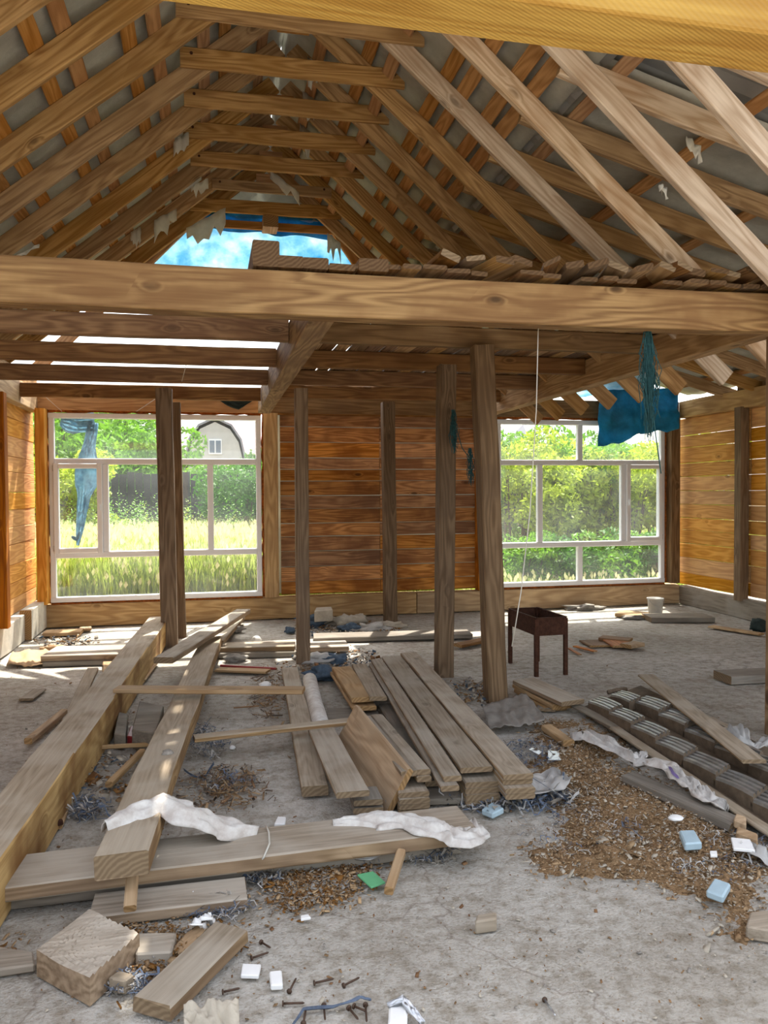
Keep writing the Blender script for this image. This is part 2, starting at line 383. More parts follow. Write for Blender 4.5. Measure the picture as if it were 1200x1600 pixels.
def sheet(name, a, b, c, d, nu, nv, mat, parent=None, amp=.03, fr=2.0, seed=0, ragged=0.0, thick=.003, nrm=None, fn=None):
    """wrinkled sheet: a-b top edge, d-c bottom edge"""
    a, b, c, d = map(Vector, (a, b, c, d)); n = nrm and Vector(nrm) or (b-a).cross(d-a).normalized()
    v, f = [], []
    for j in range(nv+1):
        for i in range(nu+1):
            u, t = i/nu, j/nv
            if ragged: t = t*(1+ragged*nz(u*7+seed, seed*.7)) 
            p = a.lerp(b, u).lerp(d.lerp(c, u), t)
            h = amp*(nz(u*fr*3+seed, t*fr, seed)+.5*nz(u*fr*9, t*fr*4, seed+4))
            if fn: h += fn(u, t)
            v.append(p+n*h)
    for j in range(nv):
        for i in range(nu): f.append((j*(nu+1)+i, j*(nu+1)+i+1, (j+1)*(nu+1)+i+1, (j+1)*(nu+1)+i))
    o = mobj(name, mesh_py(v, f, 'sheet', True), parent, M[mat])
    if thick: md = o.modifiers.new('s', 'SOLIDIFY'); md.thickness = thick
    return o
def prism(name, pts, th, mat, parent=None, up=Vector((0, 0, 1)), mats=None, tops=None):
    """slab from a top outline and a thickness"""
    n = len(pts); v = [Vector(p) for p in pts]+[Vector(p)-up*th for p in pts]
    c = sum(v, Vector())/len(v); v = [p-c for p in v]
    f = [tuple(range(n)), tuple(range(2*n-1, n-1, -1))]+[(i, i+n, (i+1) % n+n, (i+1) % n) for i in range(n)]
    me = mesh_py(v, f, 'slab'); o = mobj(name, me, parent, mats or M[mat]); place(o, Matrix.Translation(c))
    md = o.modifiers.new('b', 'BEVEL'); md.width = min(.006, th*.2); md.segments = 1
    return o
def lump(name, c, r, mat, parent=None, seed=0, rough=.35, sub=3):
    import bmesh
    bm = bmesh.new(); bmesh.ops.create_icosphere(bm, subdivisions=sub, radius=1)
    for v in bm.verts:
        k = 1+rough*noise.noise(v.co*1.6+Vector((seed*3.1, 0, 0)))+rough*.5*noise.noise(v.co*4+Vector((seed, 5, 0)))
        v.co = Vector((v.co.x*r[0]*k, v.co.y*r[1]*k, v.co.z*r[2]*k)); 
    me = bpy.data.meshes.new('lump'); bm.to_mesh(me); bm.free()
    me.polygons.foreach_set('use_smooth', [True]*len(me.polygons))
    o = mobj(name, me, parent, M[mat]); place(o, Matrix.Translation(Vector(c))); return o
def np_mesh(verts, quads, name, mi=None):
    me = bpy.data.meshes.new(name); nv, nq = len(verts), len(quads)
    me.vertices.add(nv); me.vertices.foreach_set('co', verts.astype(np.float32).ravel())
    me.loops.add(nq*4); me.loops.foreach_set('vertex_index', quads.astype(np.int32).ravel())
    me.polygons.add(nq); me.polygons.foreach_set('loop_start', np.arange(0, nq*4, 4, dtype=np.int32))
    if mi is not None: me.polygons.foreach_set('material_index', mi.astype(np.int32))
    me.update(calc_edges=True); return me

# ================================================================== SETTING
XL, XR, YB, ZP = -2.05, 6.45, 10.12, 2.86
# floor with gentle relief
def fheight(x, y):
    return .006*nz(x*.9, y*.9)+.004*nz(x*3.1, y*3.1, 5)
xs = np.linspace(-4, 8.5, 110); ys = np.linspace(-6, 10.6, 150)
V = [(x, y, fheight(x, y)-.006) for y in ys for x in xs]
nx = len(xs); F_ = [(j*nx+i, j*nx+i+1, (j+1)*nx+i+1, (j+1)*nx+i) for j in range(len(ys)-1) for i in range(nx-1)]
floor = mobj('floor', mesh_py(V, F_, 'floor', True), None, M['concrete']); floor['kind'] = 'structure'
ground = mobj('ground', mesh_py([(-60, 10.6, -.12), (80, 10.6, -.12), (80, 120, .6), (-60, 120, .6), (-60, -40, -.12), (80, -40, -.12), (80, -6, -.12), (-60, -6, -.12), (-4, -6, -.12), (-4, 10.6, -.12), (8.5, -6, -.12), (8.5, 10.6, -.12)],
    [(0, 1, 2, 3), (4, 5, 6, 7), (7, 8, 9, 0), (10, 6, 1, 11)], 'ground'), None, M['dirt']); ground['kind'] = 'structure'
# ---- back wall
wb = empty('wall_back', (0, YB, 0)); wb['kind'] = 'structure'
bar('sill_timber', (-2.0, YB+.10, .14), (2.6, YB+.10, .14), .2, .27, 'sill', wb, wob=.004)
bar('sill_timber', (2.61, YB+.10, .14), (6.45, YB+.10, .14), .2, .27, 'sill', wb, wob=.004)
bar('top_plate', (-2.05, YB+.1, 2.735), (.62, YB+.1, 2.735), .18, .24, 'batten', wb, wob=.003)
bar('top_plate', (.63, YB+.1, 2.735), (6.45, YB+.1, 2.735), .18, .24, 'post', wb, wob=.003)
# planks between the windows
rnd = random.Random(3)
z = .29
while z < 2.61:
    h = rnd.choice((.15, .17, .19, .2)); h = 2.625-z if 2.625-z-h < .06 else h
    if z > 2.6: break
    for (x0, x1) in ((.84, 2.14), (2.145, 3.48)):
        bar('plank', (x0, YB+.16+rnd.uniform(-.006, .006), z+h/2), (x1, YB+.16+rnd.uniform(-.006, .006), z+h/2+rnd.uniform(-.003, .003)), .04, h-.008, 'wall', wb, wob=.002, rnd=rnd, ch=.009)
    z += h
for x0, x1, mt in ((.62, .80, 'sill'), (3.46, 3.56, 'wall'), (3.585, 3.68, 'sill')):
    bar('jamb_post', ((x0+x1)/2, YB+.08, .28), ((x0+x1)/2, YB+.08, 2.62), x1-x0, .15, mt, wb, side=(1, 0, 0), wob=.003)
bar('corner_post', (-1.995+.0, YB-.03, .3), (-1.995, YB-.03, 2.62), .11, .22, 'wall_r', wb, side=(1, 0, 0), wob=.002)
bar('corner_post', (6.345, YB+.0, .3), (6.345, YB+.0, 2.62), .14, .16, 'post', wb, side=(1, 0, 0), wob=.002)
bar('ledger_board', (.8, YB+.03, 2.66), (3.5, YB+.03, 2.66), .03, .13, 'joist', wb)
o = mobj('backing_sheet', mesh_py([(.8, YB+.195, .31), (3.6, YB+.195, .31), (3.6, YB+.195, 2.62), (.8, YB+.195, 2.62)], [(0, 1, 2, 3)], 'b'), wb, M['membrane']); place(o, Matrix.Identity(4)); o.modifiers.new('s', 'SOLIDIFY').thickness = .004
# ---- right wall
wr = empty('wall_right', (XR, 6, 0)); wr['kind'] = 'structure'
bar('sill_timber', (XR+.1, 3.0, .13), (XR+.1, YB, .13), .2, .25, 'grey', wr, side=(1, 0, 0), wob=.012)
bar('top_plate', (XR+.08, 3.0, 2.74), (XR+.08, YB, 2.74), .18, .23, 'sill', wr, side=(1, 0, 0), wob=.003)
z = .27
while z < 2.61:
    h = rnd.choice((.17, .19, .2, .22)); h = 2.625-z if 2.625-z-h < .06 else h
    if z > 2.6: break
    for (y0, y1) in ((8.70, YB+.3), (6.6, 8.69), (3.2, 6.58)):
        bar('plank', (XR+.10+rnd.uniform(-.005, .005), y0, z+h/2), (XR+.10+rnd.uniform(-.005, .005), y1, z+h/2), .04, h-.005, 'wall_r', wr, side=(1, 0, 0), wob=.0015, rnd=rnd, ch=.008)
    z += h
bar('eave_board', (XR+.12, 3.0, 2.93), (XR+.12, 9.0, 2.93), .03, .15, 'sill', wr, side=(1, 0, 0))
bar('stud', (XR+.01, 8.78, .22), (XR+.01, 8.78, 2.64), .13, .12, 'post', wr, wob=.002)
bar('stud', (XR+.01, 6.6, .22), (XR+.01, 6.6, 2.64), .13, .12, 'post', wr, wob=.002)
# ---- left wall
wl = empty('wall_left', (XL, 6, 0)); wl['kind'] = 'structure'
bar('sill_timber', (XL-.09, 3.0, .15), (XL-.09, YB+.2, .15), .2, .29, 'white_sill', wl, side=(1, 0, 0), wob=.008)
bar('ledge_block', (XL+.02, 9.3, .17), (XL+.02, YB, .17), .12, .33, 'white_sill', wl, side=(1, 0, 0), wob=.006)
bar('top_plate', (XL-.08, 3.0, 2.72), (XL-.08, YB+.2, 2.72), .18, .25, 'sill', wl, side=(1, 0, 0), wob=.003)
bar('upper_plate', (XL-.10, 3.0, 2.92), (XL-.10, YB+.2, 2.92), .14, .14, 'rafter', wl, side=(1, 0, 0), wob=.003)
z = .3
while z < 2.61:
    h = rnd.choice((.17, .19, .2, .22)); h = 2.625-z if 2.625-z-h < .06 else h
    if z > 2.6: break
    for (y0, y1) in ((8.41, YB+.3), (3.2, 8.40)):
        bar('plank', (XL-.12+rnd.uniform(-.005, .005), y0, z+h/2), (XL-.12+rnd.uniform(-.005, .005), y1, z+h/2), .04, h-.003, 'wall_r', wl, side=(1, 0, 0), wob=.0015, rnd=rnd)
    z += h
bar('stud', (XL-.0, 8.35, .3), (XL-.0, 8.35, 2.6), .13, .15, 'post_orange', wl, wob=.003)

# ---- windows: white vinyl frames with panes, a tilting sash each
def window(name, x0, x1, z0, z1, y, mirror):
    w_ = empty(name, ((x0+x1)/2, y, z0)); w_['kind'] = 'structure'
    W = x1-x0
    def X(t): return x0+W*((1-t) if mirror else t)
    def member(nm, a, b, wd, dep=.07, dy=0, par=w_):
        v = abs(a[0]-b[0]) < 1e-4
        return bar(nm, (a[0], y+dy, a[1]), (b[0], y+dy, b[1]), dep, wd, 'vinyl', par, side=(0, 1, 0), ch=.008, seg=1)
    fw = .065
    for z_ in (z0+fw/2, z1-fw/2): member('frame_rail', (x0, z_), (x1, z_), fw)
    for x_ in (x0+fw/2, x1-fw/2): member('frame_stile', (x_, z0+fw), (x_, z1-fw), fw)
    zt = z0+(z1-z0)*.745; zb = z0+(z1-z0)*.25
    member('transom', (x0+fw, zt), (x1-fw, zt), .075); member('transom', (x0+fw, zb), (x1-fw, zb), .075)
    m1 = X(.515); m2 = X(.255); m3 = X(.75)
    member('mullion', (m1, zt+.037), (m1, z1-fw), .075); member('mullion', (m1, z0+fw), (m1, zb-.037), .075)
    member('mullion', (m2, zb+.037), (m2, zt-.037), .07); member('mullion', (m3, zb+.037), (m3, zt-.037), .075)
    # sash
    sx0, sx1 = sorted((X(.02), X(.242))); sz0, sz1 = zb+.025, zt-.025; sw = .062
    sash = member('sash_stile', (sx0+sw/2, sz0), (sx0+sw/2, sz1), sw, .08, -.03); member('sash_stile', (sx1-sw/2, sz0), (sx1-sw/2, sz1), sw, .08, -.03)
    member('sash_rail', (sx0+sw, sz0+sw/2), (sx1-sw, sz0+sw/2), sw, .08, -.03); member('sash_rail', (sx0+sw, sz1-sw/2), (sx1-sw, sz1-sw/2), sw, .08, -.03)
    hx = (sx1-sw/2) if not mirror else (sx0+sw/2)
    bar('handle', (hx, y-.085, (sz0+sz1)/2-.03), (hx, y-.085, (sz0+sz1)/2+.05), .03, .02, 'vinyl', w_, side=(0, 1, 0), seg=1)
    hx = (sx0+.004) if not mirror else (sx1-.004)
    for zz in (sz0+.06, sz1-.06): bar('hinge', (hx, y-.06, zz-.035), (hx, y-.06, zz+.035), .02, .018, 'steel', w_, seg=1)
    e = .006
    def pane(a, b, c, d, dy=0):
        a, b = sorted((a, b)); o = bar('pane', (a, y+dy, (c+d)/2), (b, y+dy, (c+d)/2), e, d-c, 'vinyl', w_, seg=1, ch=.001)
        o.data.materials[0] = M['glass']; o.data.materials[1] = M['glass']
    pane(x0+fw if not mirror else x1-fw, m1, zt+.037, z1-fw); pane(m1, x1-fw if not mirror else x0+fw, zt+.037, z1-fw)
    pane(x0+fw if not mirror else x1-fw, m1, z0+fw, zb-.037); pane(m1, x1-fw if not mirror else x0+fw, z0+fw, zb-.037)
    pane(m2, m3, zb+.037, zt-.037); pane(m3, x1-fw if not mirror else x0+fw, zb+.037, zt-.037)
    pane(sx0+sw, sx1-sw, sz0+sw, sz1-sw, -.03)
    # mounting foam squeezed out round the frame
    for (a, b) in (((x0-.03, z0-.01), (x0-.03, z1+.02)), ((x1+.03, z0-.01), (x1+.03, z1+.02)), ((x0, z1+.028), (x1, z1+.028)), ((x0, z0-.015), (x1, z0-.015))):
        bar('foam_seal', (a[0], y+.02, a[1]), (b[0], y+.02, b[1]), .07, .045, 'foam', w_, wob=.012, seg=26, ch=.015, end='foam')
    return w_
win1 = window('window_1', -1.93, .59, .30, 2.585, YB+.06, False)
win2 = window('window_2', 3.73, 6.24, .305, 2.58, YB+.06, True)

# ================================================================== TIMBER FRAME
def LOW_L(x): return 4.72+.82*x
def LOW_R(x): return 4.0-.87*(x-2.04)
XA = (5.775-4.72)/(.82+.87)                                   # apex, lower edge
def LOW_S(x): return 4.0-.27*(x-2.04)                          # shallow slope over the right aisle
RY = [3.1, 3.7, 4.3, 4.9, 5.5, 6.1, 6.7, 7.3, 7.9, 8.5, 9.1]
def sloped(name, x0, z0, x1, z1, y, dep, th, mat, parent, **k):
    """rafter whose LOWER edge runs (x0,z0)-(x1,z1) in the plane Y=y"""
    d = Vector((x1-x0, 0, z1-z0)).normalized(); n = Vector((-d.z, 0, d.x)); n = n if n.z > 0 else -n
    return bar(name, Vector((x0, y, z0))+n*dep/2, Vector((x1, y, z1))+n*dep/2, th, dep, mat, parent, side=(0, 1, 0), **k)
ords = ['first', 'second', 'third', 'fourth', 'fifth', 'sixth', 'seventh']
rr = random.Random(11)
for i, y in enumerate(RY):
    t = empty('roof_truss', (XA, y, LOW_L(XA)))
    if y < 5.4:
        lab = {3.1: 'pine roof truss nearest the camera, mostly above the sawn yellow beam', 3.7: 'pine roof truss just behind the sawn yellow beam, steep strut at the right edge',
               4.3: 'pine roof truss with the white-lit steep strut at the far right', 4.9: 'pine roof truss with a pale strut left of the white-lit one, over the crossbeam'}[y]
    else:
        k = int(round((y-5.5)/.6)); lab = 'pine rafter pair with the %s collar tie board counted from the front' % ords[k]
        if k == 6: lab = 'rearmost pine rafter pair and collar tie, right in front of the blue tarp'
    tag(t, lab, 'roof truss', 'pine roof trusses along the ridge')
    sloped('rafter', -2.32, LOW_L(-2.32), XA-.005, LOW_L(XA-.005), y, .15, .05, 'rafter', t, wob=.003)
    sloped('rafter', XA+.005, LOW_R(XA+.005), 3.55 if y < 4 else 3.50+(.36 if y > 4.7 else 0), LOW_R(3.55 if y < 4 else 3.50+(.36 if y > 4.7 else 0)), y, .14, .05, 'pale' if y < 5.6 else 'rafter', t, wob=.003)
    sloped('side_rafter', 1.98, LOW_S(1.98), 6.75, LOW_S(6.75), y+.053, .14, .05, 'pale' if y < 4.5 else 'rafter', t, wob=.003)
    if y > 5.4:
        zt = 4.80; xa, xb = (-.20, 1.47) if abs(y-8.5) > .01 else (.04, 1.28)
        xa += rr.uniform(-.03, .02); xb += rr.uniform(-.02, .03)
        bar('collar_tie', (xa, y-.045, zt+rr.uniform(-.01, .01)), (xb, y-.045, zt+rr.uniform(-.01, .01)), .035, .145 if y != 8.5 else .11, 'rafter', t, wob=.002)
        for xx in (xa+.08, xb-.08):
            bar('bolt_head', (xx, y-.068, zt+.02), (xx, y-.056, zt+.02), .022, .022, 'rust', t, side=(1, 0, 0), seg=1)
        bar('ridge_plate', (XA-.12, y-.04, 5.12), (XA+.12, y-.04, 5.12), .03, .12, 'batten', t)
# ---- roof covering
ceil = empty('ceiling', (XA, 6, 5.3)); ceil['kind'] = 'structure'
LD = Vector((-1, 0, -.82)).normalized(); RD = Vector((1, 0, -.87)).normalized(); SD = Vector((1, 0, -.27)).normalized()
def perp(d): n = Vector((-d.z, 0, d.x)); return n if n.z > 0 else -n
def batten_run(org, d, s_list, y0, y1, dep, mat='batten'):
    n = perp(d)
    for s in s_list:
        p = org+d*s+n*(dep+.013)
        bar('batten', (p.x, y0+rr.uniform(-.1, .1), p.z), (p.x, y1, p.z), .105, .024, mat, ceil, side=d, wob=.004)
oL = Vector((XA, 0, LOW_L(XA))); oR = oL.copy(); oS = Vector((2.04, 0, 4.0))
sl = []; s = .12
k = 0
while s < 3.75: sl.append(s); s += (.20 if k % 2 else .40); k += 1
batten_run(oL, LD, sl, 2.95, 9.35, .15)
batten_run(oR, RD, [.22, .62, .82, 1.22, 1.38, 1.62, 1.76], 2.95, 9.35, .14)
batten_run(oS, SD, [.3, 1.1, 1.9, 2.7, 3.5, 4.3], 2.95, 9.9, .14)
def skin(name, org, d, s0, s1, y0, y1, off, mat, sag, nu, nv, seed, thick=.003):
    n = perp(d); a = org+d*s0+n*off; b = org+d*s1+n*off
    def fn(u, t):
        yy = y0+(y1-y0)*u; ph = (yy-3.1)/.6; f_ = ph-math.floor(ph)
        return -sag*math.sin(math.pi*f_)*(.6+.4*nz(yy*3, t*5, seed))
    return sheet(name, (a.x, y0, a.z), (a.x, y1, a.z), (b.x, y1, b.z), (b.x, y0, b.z), nu, nv, mat, ceil, amp=.012, fr=4, seed=seed, thick=thick, nrm=n, fn=fn)
skin('membrane', oL, LD, -.17, 3.9, 2.9, 9.5, .235, 'membrane', .055, 84, 50, 1)
skin('membrane', oR, RD, -.17, 1.95, 2.9, 9.5, .225, 'membrane', .055, 84, 30, 2)
skin('membrane', oS, SD, .0, 4.75, 4.35, 10.3, .225, 'membrane', .05, 84, 40, 3)
def ribbed(name, org, d, s0, s1, y0, y1, off):
    n = perp(d); v, f = [], []; ny = int((y1-y0)/.1)
    for j in range(ny+1):
        yy = y0+(y1-y0)*j/ny; hh = .018 if j % 2 else 0
        for s_ in (s0, s1):
            p = org+d*s_+n*(off+hh); v.append((p.x, yy, p.z))
    for j in range(ny): f.append((2*j, 2*j+1, 2*j+3, 2*j+2))
    o = mobj(name, mesh_py(v, f, 'ribbed'), ceil, M['metal']); o.modifiers.new('s', 'SOLIDIFY').thickness = .002
    place(o, Matrix.Identity(4))
    return o
for o_ in [c for c in ceil.children if c.name.startswith('membrane')]: place(o_, Matrix.Identity(4))
ribbed('roof_sheet', oL, LD, -.21, 3.95, 2.8, 9.6, .27); ribbed('roof_sheet', oR, RD, -.185, 2.0, 2.8, 9.6, .27)
o = mobj('gable_panel', mesh_py([(-.6, 9.33, 4.42), (XA-.05, 9.33, 5.5), (XA+.05, 9.33, 5.5), (1.9, 9.33, 4.42), (1.55, 9.33, 4.78), (-.25, 9.33, 4.78)], [(5, 0, 1), (5, 1, 2, 4), (4, 2, 3)], 'gable'), ceil, M['membrane']); place(o, Matrix.Identity(4)); o.modifiers.new('s', 'SOLIDIFY').thickness = .004
for q in range(5): ribbed('roof_sheet', oS, SD, .0+q*.95, .97+q*.95, 3.25 if q != 2 else 3.9, 10.35, .26+.006*(q % 2))
# hip rafters at the back
hl = empty('hip_rafters', (XA, 9.6, 4.6)); hl.name = 'hip_frame'; tag(hl, 'pair of orange hip rafters framing the blue tarp at the back', 'roof frame')
bar('rafter', (-.02, 9.18, 4.88), (-2.05, 10.2, 3.12), .05, .14, 'batten', hl, side=(0, 1, 0)); bar('rafter', (1.30, 9.18, 4.82), (2.9, 10.15, 3.05), .05, .14, 'batten', hl, side=(0, 1, 0))
bar('cross_rail', (-.25, 9.25, 4.66), (1.6, 9.25, 4.66), .04, .09, 'batten', hl)
b_ = bar('timber_stub', (.66, 9.05, 4.66), (.66, 9.30, 4.66), .17, .13, 'batten', hl, side=(1, 0, 0))

# torn membrane scraps hanging on the rafters
def scrap(label, px, py, Y, wd, hh, seed):
    p = GY(px, py, Y); n = 7; v = []; f = []
    r_ = random.Random(seed)
    for i in range(n+1):
        x = (i/n-.5)*wd
        l = hh*r_.uniform(.25, 1.0)
        for j in range(4): v.append((x+r_.uniform(-.004, .004), .012*math.sin(i*1.9+j)+r_.uniform(-.006, .006), -l*j/3+(.6*x if px < 420 else -.7*x)))
    for i in range(n):
        for j in range(3): f.append((i*4+j, i*4+j+1, (i+1)*4+j+1, (i+1)*4+j))
    o = mobj('membrane_scrap', mesh_py(v, f, 'scrap', True), None, M['shred']); o.location = p; o.modifiers.new('s', 'SOLIDIFY').thickness = .002
    tag(o, label, 'membrane scrap', 'torn membrane scraps under the rafters')
for k, a in enumerate([('torn white scrap hanging at the left end of the fourth collar tie', 283, 212, 7.2, .13, .17), ('ragged scrap below the left end of the fifth tie', 312, 285, 7.8, .16, .14),
    ('shredded scrap on the left rafters midway to the crossbeam', 258, 335, 8.4, .22, .24), ('lowest shredded scrap left above the crossbeam', 212, 358, 8.4, .1, .22),
    ('large ragged scrap at the upper left of the blue tarp', 322, 340, 9.0, .42, .28), ('torn scrap at the right edge of the blue tarp', 522, 372, 9.0, .16, .3),
    ('white scrap hanging inside the ridge behind the first tie', 490, 95, 6.6, .1, .3), ('white scrap below the ridge at the second tie', 482, 148, 7.2, .1, .28),
    ('white scrap below the ridge at the third tie', 478, 200, 7.8, .12, .3), ('pale scrap below the ridge at the sixth tie', 445, 283, 8.4, .3, .15),
    ('white torn scrap beside the white-lit strut', 1037, 290, 4.2, .05, .08), ('wide white scrap under the right hand roof sheets', 1085, 222, 4.3, .10, .1),
    ('pale scrap at the far left above the crossbeam', 38, 393, 6.6, .22, .05)]):
    scrap(*a, seed=k)

# ---- main beams, posts
def timber(name, label, cat, p0, p1, wd, h, mat, group=None, **k):
    o = bar(name, p0, p1, wd, h, mat, None, **k); tag(o, label, cat, group); return o
timber('crossbeam', 'long pale pine crossbeam with big knots spanning the room', 'beam', (-2.1, 4.475, 2.722), (3.68, 4.475, 2.722), .15, .24, 'beam', bow=.02, seg=16, wob=.002)
timber('sawn_beam', 'rough sawn yellow beam overhead across the top edge', 'beam', (-2.2, 1.62, 2.735), (3.7, 1.62, 2.735), .15, .27, 'yellow', wob=.002)
timber('middle_beam', 'pale beam running back from the crossbeam to the middle posts', 'beam', (.625, 4.56, 2.725), (.625, 9.95, 2.725), .15, .26, 'beam', side=(1, 0, 0), wob=.003)
timber('aisle_beam', 'orange brown beam running back from the right end of the crossbeam', 'beam', (3.53, 3.2, 2.725), (3.53, YB+.1, 2.725), .14, .25, 'rafter', side=(1, 0, 0), wob=.002)
post_specs = [
 ('dark square post in front of the left window, nearer of the two', (-.47, 8.62), (-.50, 8.62), 2.70, .165, .165, 'post', 0),
 ('narrower dark post right behind the one at the left window', (-.395, 9.18), (-.43, 9.18), 2.62, .15, .15, 'post', 0),
 ('slender dark post under the middle beam, beside the rag heap', (.80, 7.38), (.80, 7.38), 2.57, .12, .12, 'post', 0),
 ('dark post standing against the plank wall between the windows', (2.10, 9.45), (2.08, 9.45), 2.70, .15, .15, 'post', 0),
 ('grey brown post beside the long plank stack, with a net scrap', (1.95, 6.65), (1.99, 6.65), 2.70, .145, .145, 'post', 0),
 ('thick pale brown leaning post with a knot, between stack and fire box', (2.09, 5.72), (1.99, 5.72), 2.70, .15, .15, 'post', 0),
 ('post at the right edge holding up the crossbeam end', (3.62, 4.50), (3.62, 4.50), 2.60, .16, .15, 'beam', 0)]
for lab, (x0, y0), (x1, y1), h, wd, dp, mt, _ in post_specs:
    timber('post', lab, 'post', (x0, y0, -.01), (x1, y1, h), wd, dp, mt, 'wooden posts holding up the attic', side=(1, 0, 0), wob=.004, ch=.01)
jl = ['nearest', 'second', 'third', 'farthest']
for k, y in enumerate((5.86, 7.02, 8.14, 9.30)):
    dz_ = (0, 0, -.012, -.04)[k]
    timber('joist', '%s dark attic joist left of the middle beam, sky behind it' % jl[k], 'joist', (-2.15, y, 2.785+dz_), (.545, y, 2.785+dz_), (.1, .1, .08, .07)[k], .15, 'joist', 'dark attic joists on the left', wob=.003)
    timber('joist', '%s brown attic joist under the board deck on the right' % jl[k], 'joist', (.705, y, 2.785), (3.455, y, 2.785), .08, .15, 'post' if k == 0 else 'joist', 'attic joists under the deck', wob=.003)
# ---- attic deck of loose boards on the right
deck = empty('attic_deck', (2.1, 6.8, ZP)); tag(deck, 'attic deck of loose brown boards with uneven ends above the crossbeam', 'deck')
x = .78; rr = random.Random(5); k = 0
while x < 3.55:
    wd = rr.uniform(.10, .15); y1 = rr.uniform(8.4, 9.7); yy0 = 4.42+rr.uniform(-.06, .02)
    zz = 2.875+.0; 
    if .82 < x < .9: pass
    gap = (k in (6, 9, 13))
    bar('board', (x+wd/2, yy0 if not gap else 6.2, zz+.003), (x+wd/2+rr.uniform(-.02, .02), y1, zz+.003), wd, .027, rr.choice(('joist', 'post', 'rafter')), deck, side=(1, 0, rr.uniform(-.03, .03)), wob=.004, end='end_dark')
    x += wd+.012; k += 1
x = 1.35
while x < 3.5:                                                # short offcuts on top, tipped every way
    wd = rr.uniform(.10, .14); tl = rr.uniform(-.55, .45)
    bar('board', (x, 4.38+rr.uniform(-.05, .05), 2.935+abs(tl)*.06), (x+rr.uniform(-.35, .5), rr.uniform(5.3, 6.8), 2.935+abs(tl)*.06), wd, rr.uniform(.026, .042), rr.choice(('joist', 'post', 'rafter')), deck, side=(1, 0, tl), wob=.003, end=rr.choice(('end_dark', 'end_dark', 'end_grey')))
    x += wd*rr.uniform(.9, 1.5)
for lab, px, wd, h, ln in (('dark square timber stub standing proud on the crossbeam', 415, .145, .14, 1.1), ('flat dark offcut right of the square stub on the crossbeam', 454, .14, .065, .9),
                       ('second flat offcut on the crossbeam', 492, .145, .06, .8), ('thin offcut on the crossbeam under the tarp', 535, .15, .035, .9), ('brown offcut on the crossbeam at the deck edge', 583, .17, .07, .7)):
    p = GY(px, 420, 4.42); timber('offcut', lab, 'offcut', (p.x, 4.41, 2.845+h/2), (p.x, 4.41+ln, 2.87+h/2), wd, h, 'joist', 'offcuts lying on the crossbeam', side=(1, 0, 0), end='end_dark', wob=.003)

# ---- tarps
tp = sheet('blue_tarp', (-.22, 9.34, 4.80), (1.5, 9.34, 4.80), (1.95, 9.75, 4.22), (-.75, 9.75, 4.22), 40, 18, 'tarp_pale', None, amp=.07, fr=1.6, seed=4, ragged=.25, thick=.002)
tag(tp, 'pale blue tarpaulin stretched across the open hip at the back', 'tarp')
tp = sheet('blue_tarp', (-.1, 9.29, 4.84), (1.5, 9.29, 4.84), (1.55, 9.36, 4.58), (-.2, 9.36, 4.64), 30, 6, 'tarp', None, amp=.05, fr=2, seed=9, ragged=.2, thick=.002)
tag(tp, 'dark blue folded upper band of tarpaulin just below the last tie', 'tarp')
a, b, c, d = GY(940, 610, 9.85), GY(1062, 606, 9.8), GY(1060, 668, 9.75), GY(933, 700, 9.85)
tp = sheet('blue_tarp', a, b, c, d, 24, 16, 'tarp', None, amp=.09, fr=1.3, seed=2, ragged=.15, thick=.002)
tag(tp, 'blue tarpaulin flap hanging in the right window corner', 'tarp')
tp = sheet('corner_cover', (3.6, 9.2, 3.35), (5.6, 9.2, 3.25), (5.9, 10.3, 2.93), (3.6, 10.3, 2.93), 20, 10, 'tarp_pale', None, amp=.05, seed=6, thick=.002)
tag(tp, 'light blue sheet closing the eaves above the right window', 'tarp')
cl = ribbon('dark_cloth', [GY(345, 622, 10.08), GY(372, 632, 10.08), GY(402, 618, 10.08)], [.07, .13, .05], 'dusk_cloth', None, up=(0, -1, 0), amp=.03, seed=3)
tag(cl, 'dark green cloth bunched above the left window', 'cloth')

# ---- hanging things
def netting(name, label, cat, px, y0, y1, Y, wd, n, mat, seed, tail=None):
    r_ = random.Random(seed); t = empty(name, GY(px, y0, Y)); tag(t, label, cat); bm_v, bm_f = [], []
    top, bot = GY(px, y0, Y)-t.location, GY(px+3, y1, Y)-t.location
    for q in range(n):
        a = r_.uniform(0, 6.28); rr0 = r_.uniform(.1, 1)
        ln = r_.uniform(.5, 1)
        pts = []
        for i in range(9):
            u = i/8*ln; rad = wd*rr0*math.sin(math.pi*min(1, .1+u*.75))*(1+.9*r_.uniform(-1, 1))
            pts.append(top.lerp(bot, u)+Vector((math.cos(a+u)*rad, math.sin(a+u)*rad*.6, 0)))
        for i in range(8):
            p, q2 = pts[i], pts[i+1]; s = Vector((.0018, .0018, 0)); b0 = len(bm_v)
            bm_v += [p-s, p+s, q2+s, q2-s]; bm_f.append((b0, b0+1, b0+2, b0+3))
            s = Vector((.0018, -.0018, 0)); b0 = len(bm_v)
            bm_v += [p-s, p+s, q2+s, q2-s]; bm_f.append((b0, b0+1, b0+2, b0+3))
    o = mobj('strands', mesh_py(bm_v, bm_f, 'net'), t, M[mat]); o['kind'] = 'stuff'
    if tail:
        tube('tail_cord', [GY(*tail[0], Y)-t.location, GY(*tail[1], Y)-t.location, GY(*tail[2], Y)-t.location], .004, mat, t, 5)
    return t
netting('net_bundle', 'dark blue green net bundle hanging before the right window', 'netting', 1013, 512, 690, 4.5, .05, 90, 'net', 1, [(1014, 600), (1026, 690), (1033, 740)])
netting('net_scrap', 'frayed dark net strip drooping from the post by the stack', 'netting', 708, 640, 710, 6.5, .03, 40, 'net', 2, [(706, 645), (722, 700), (737, 720)])
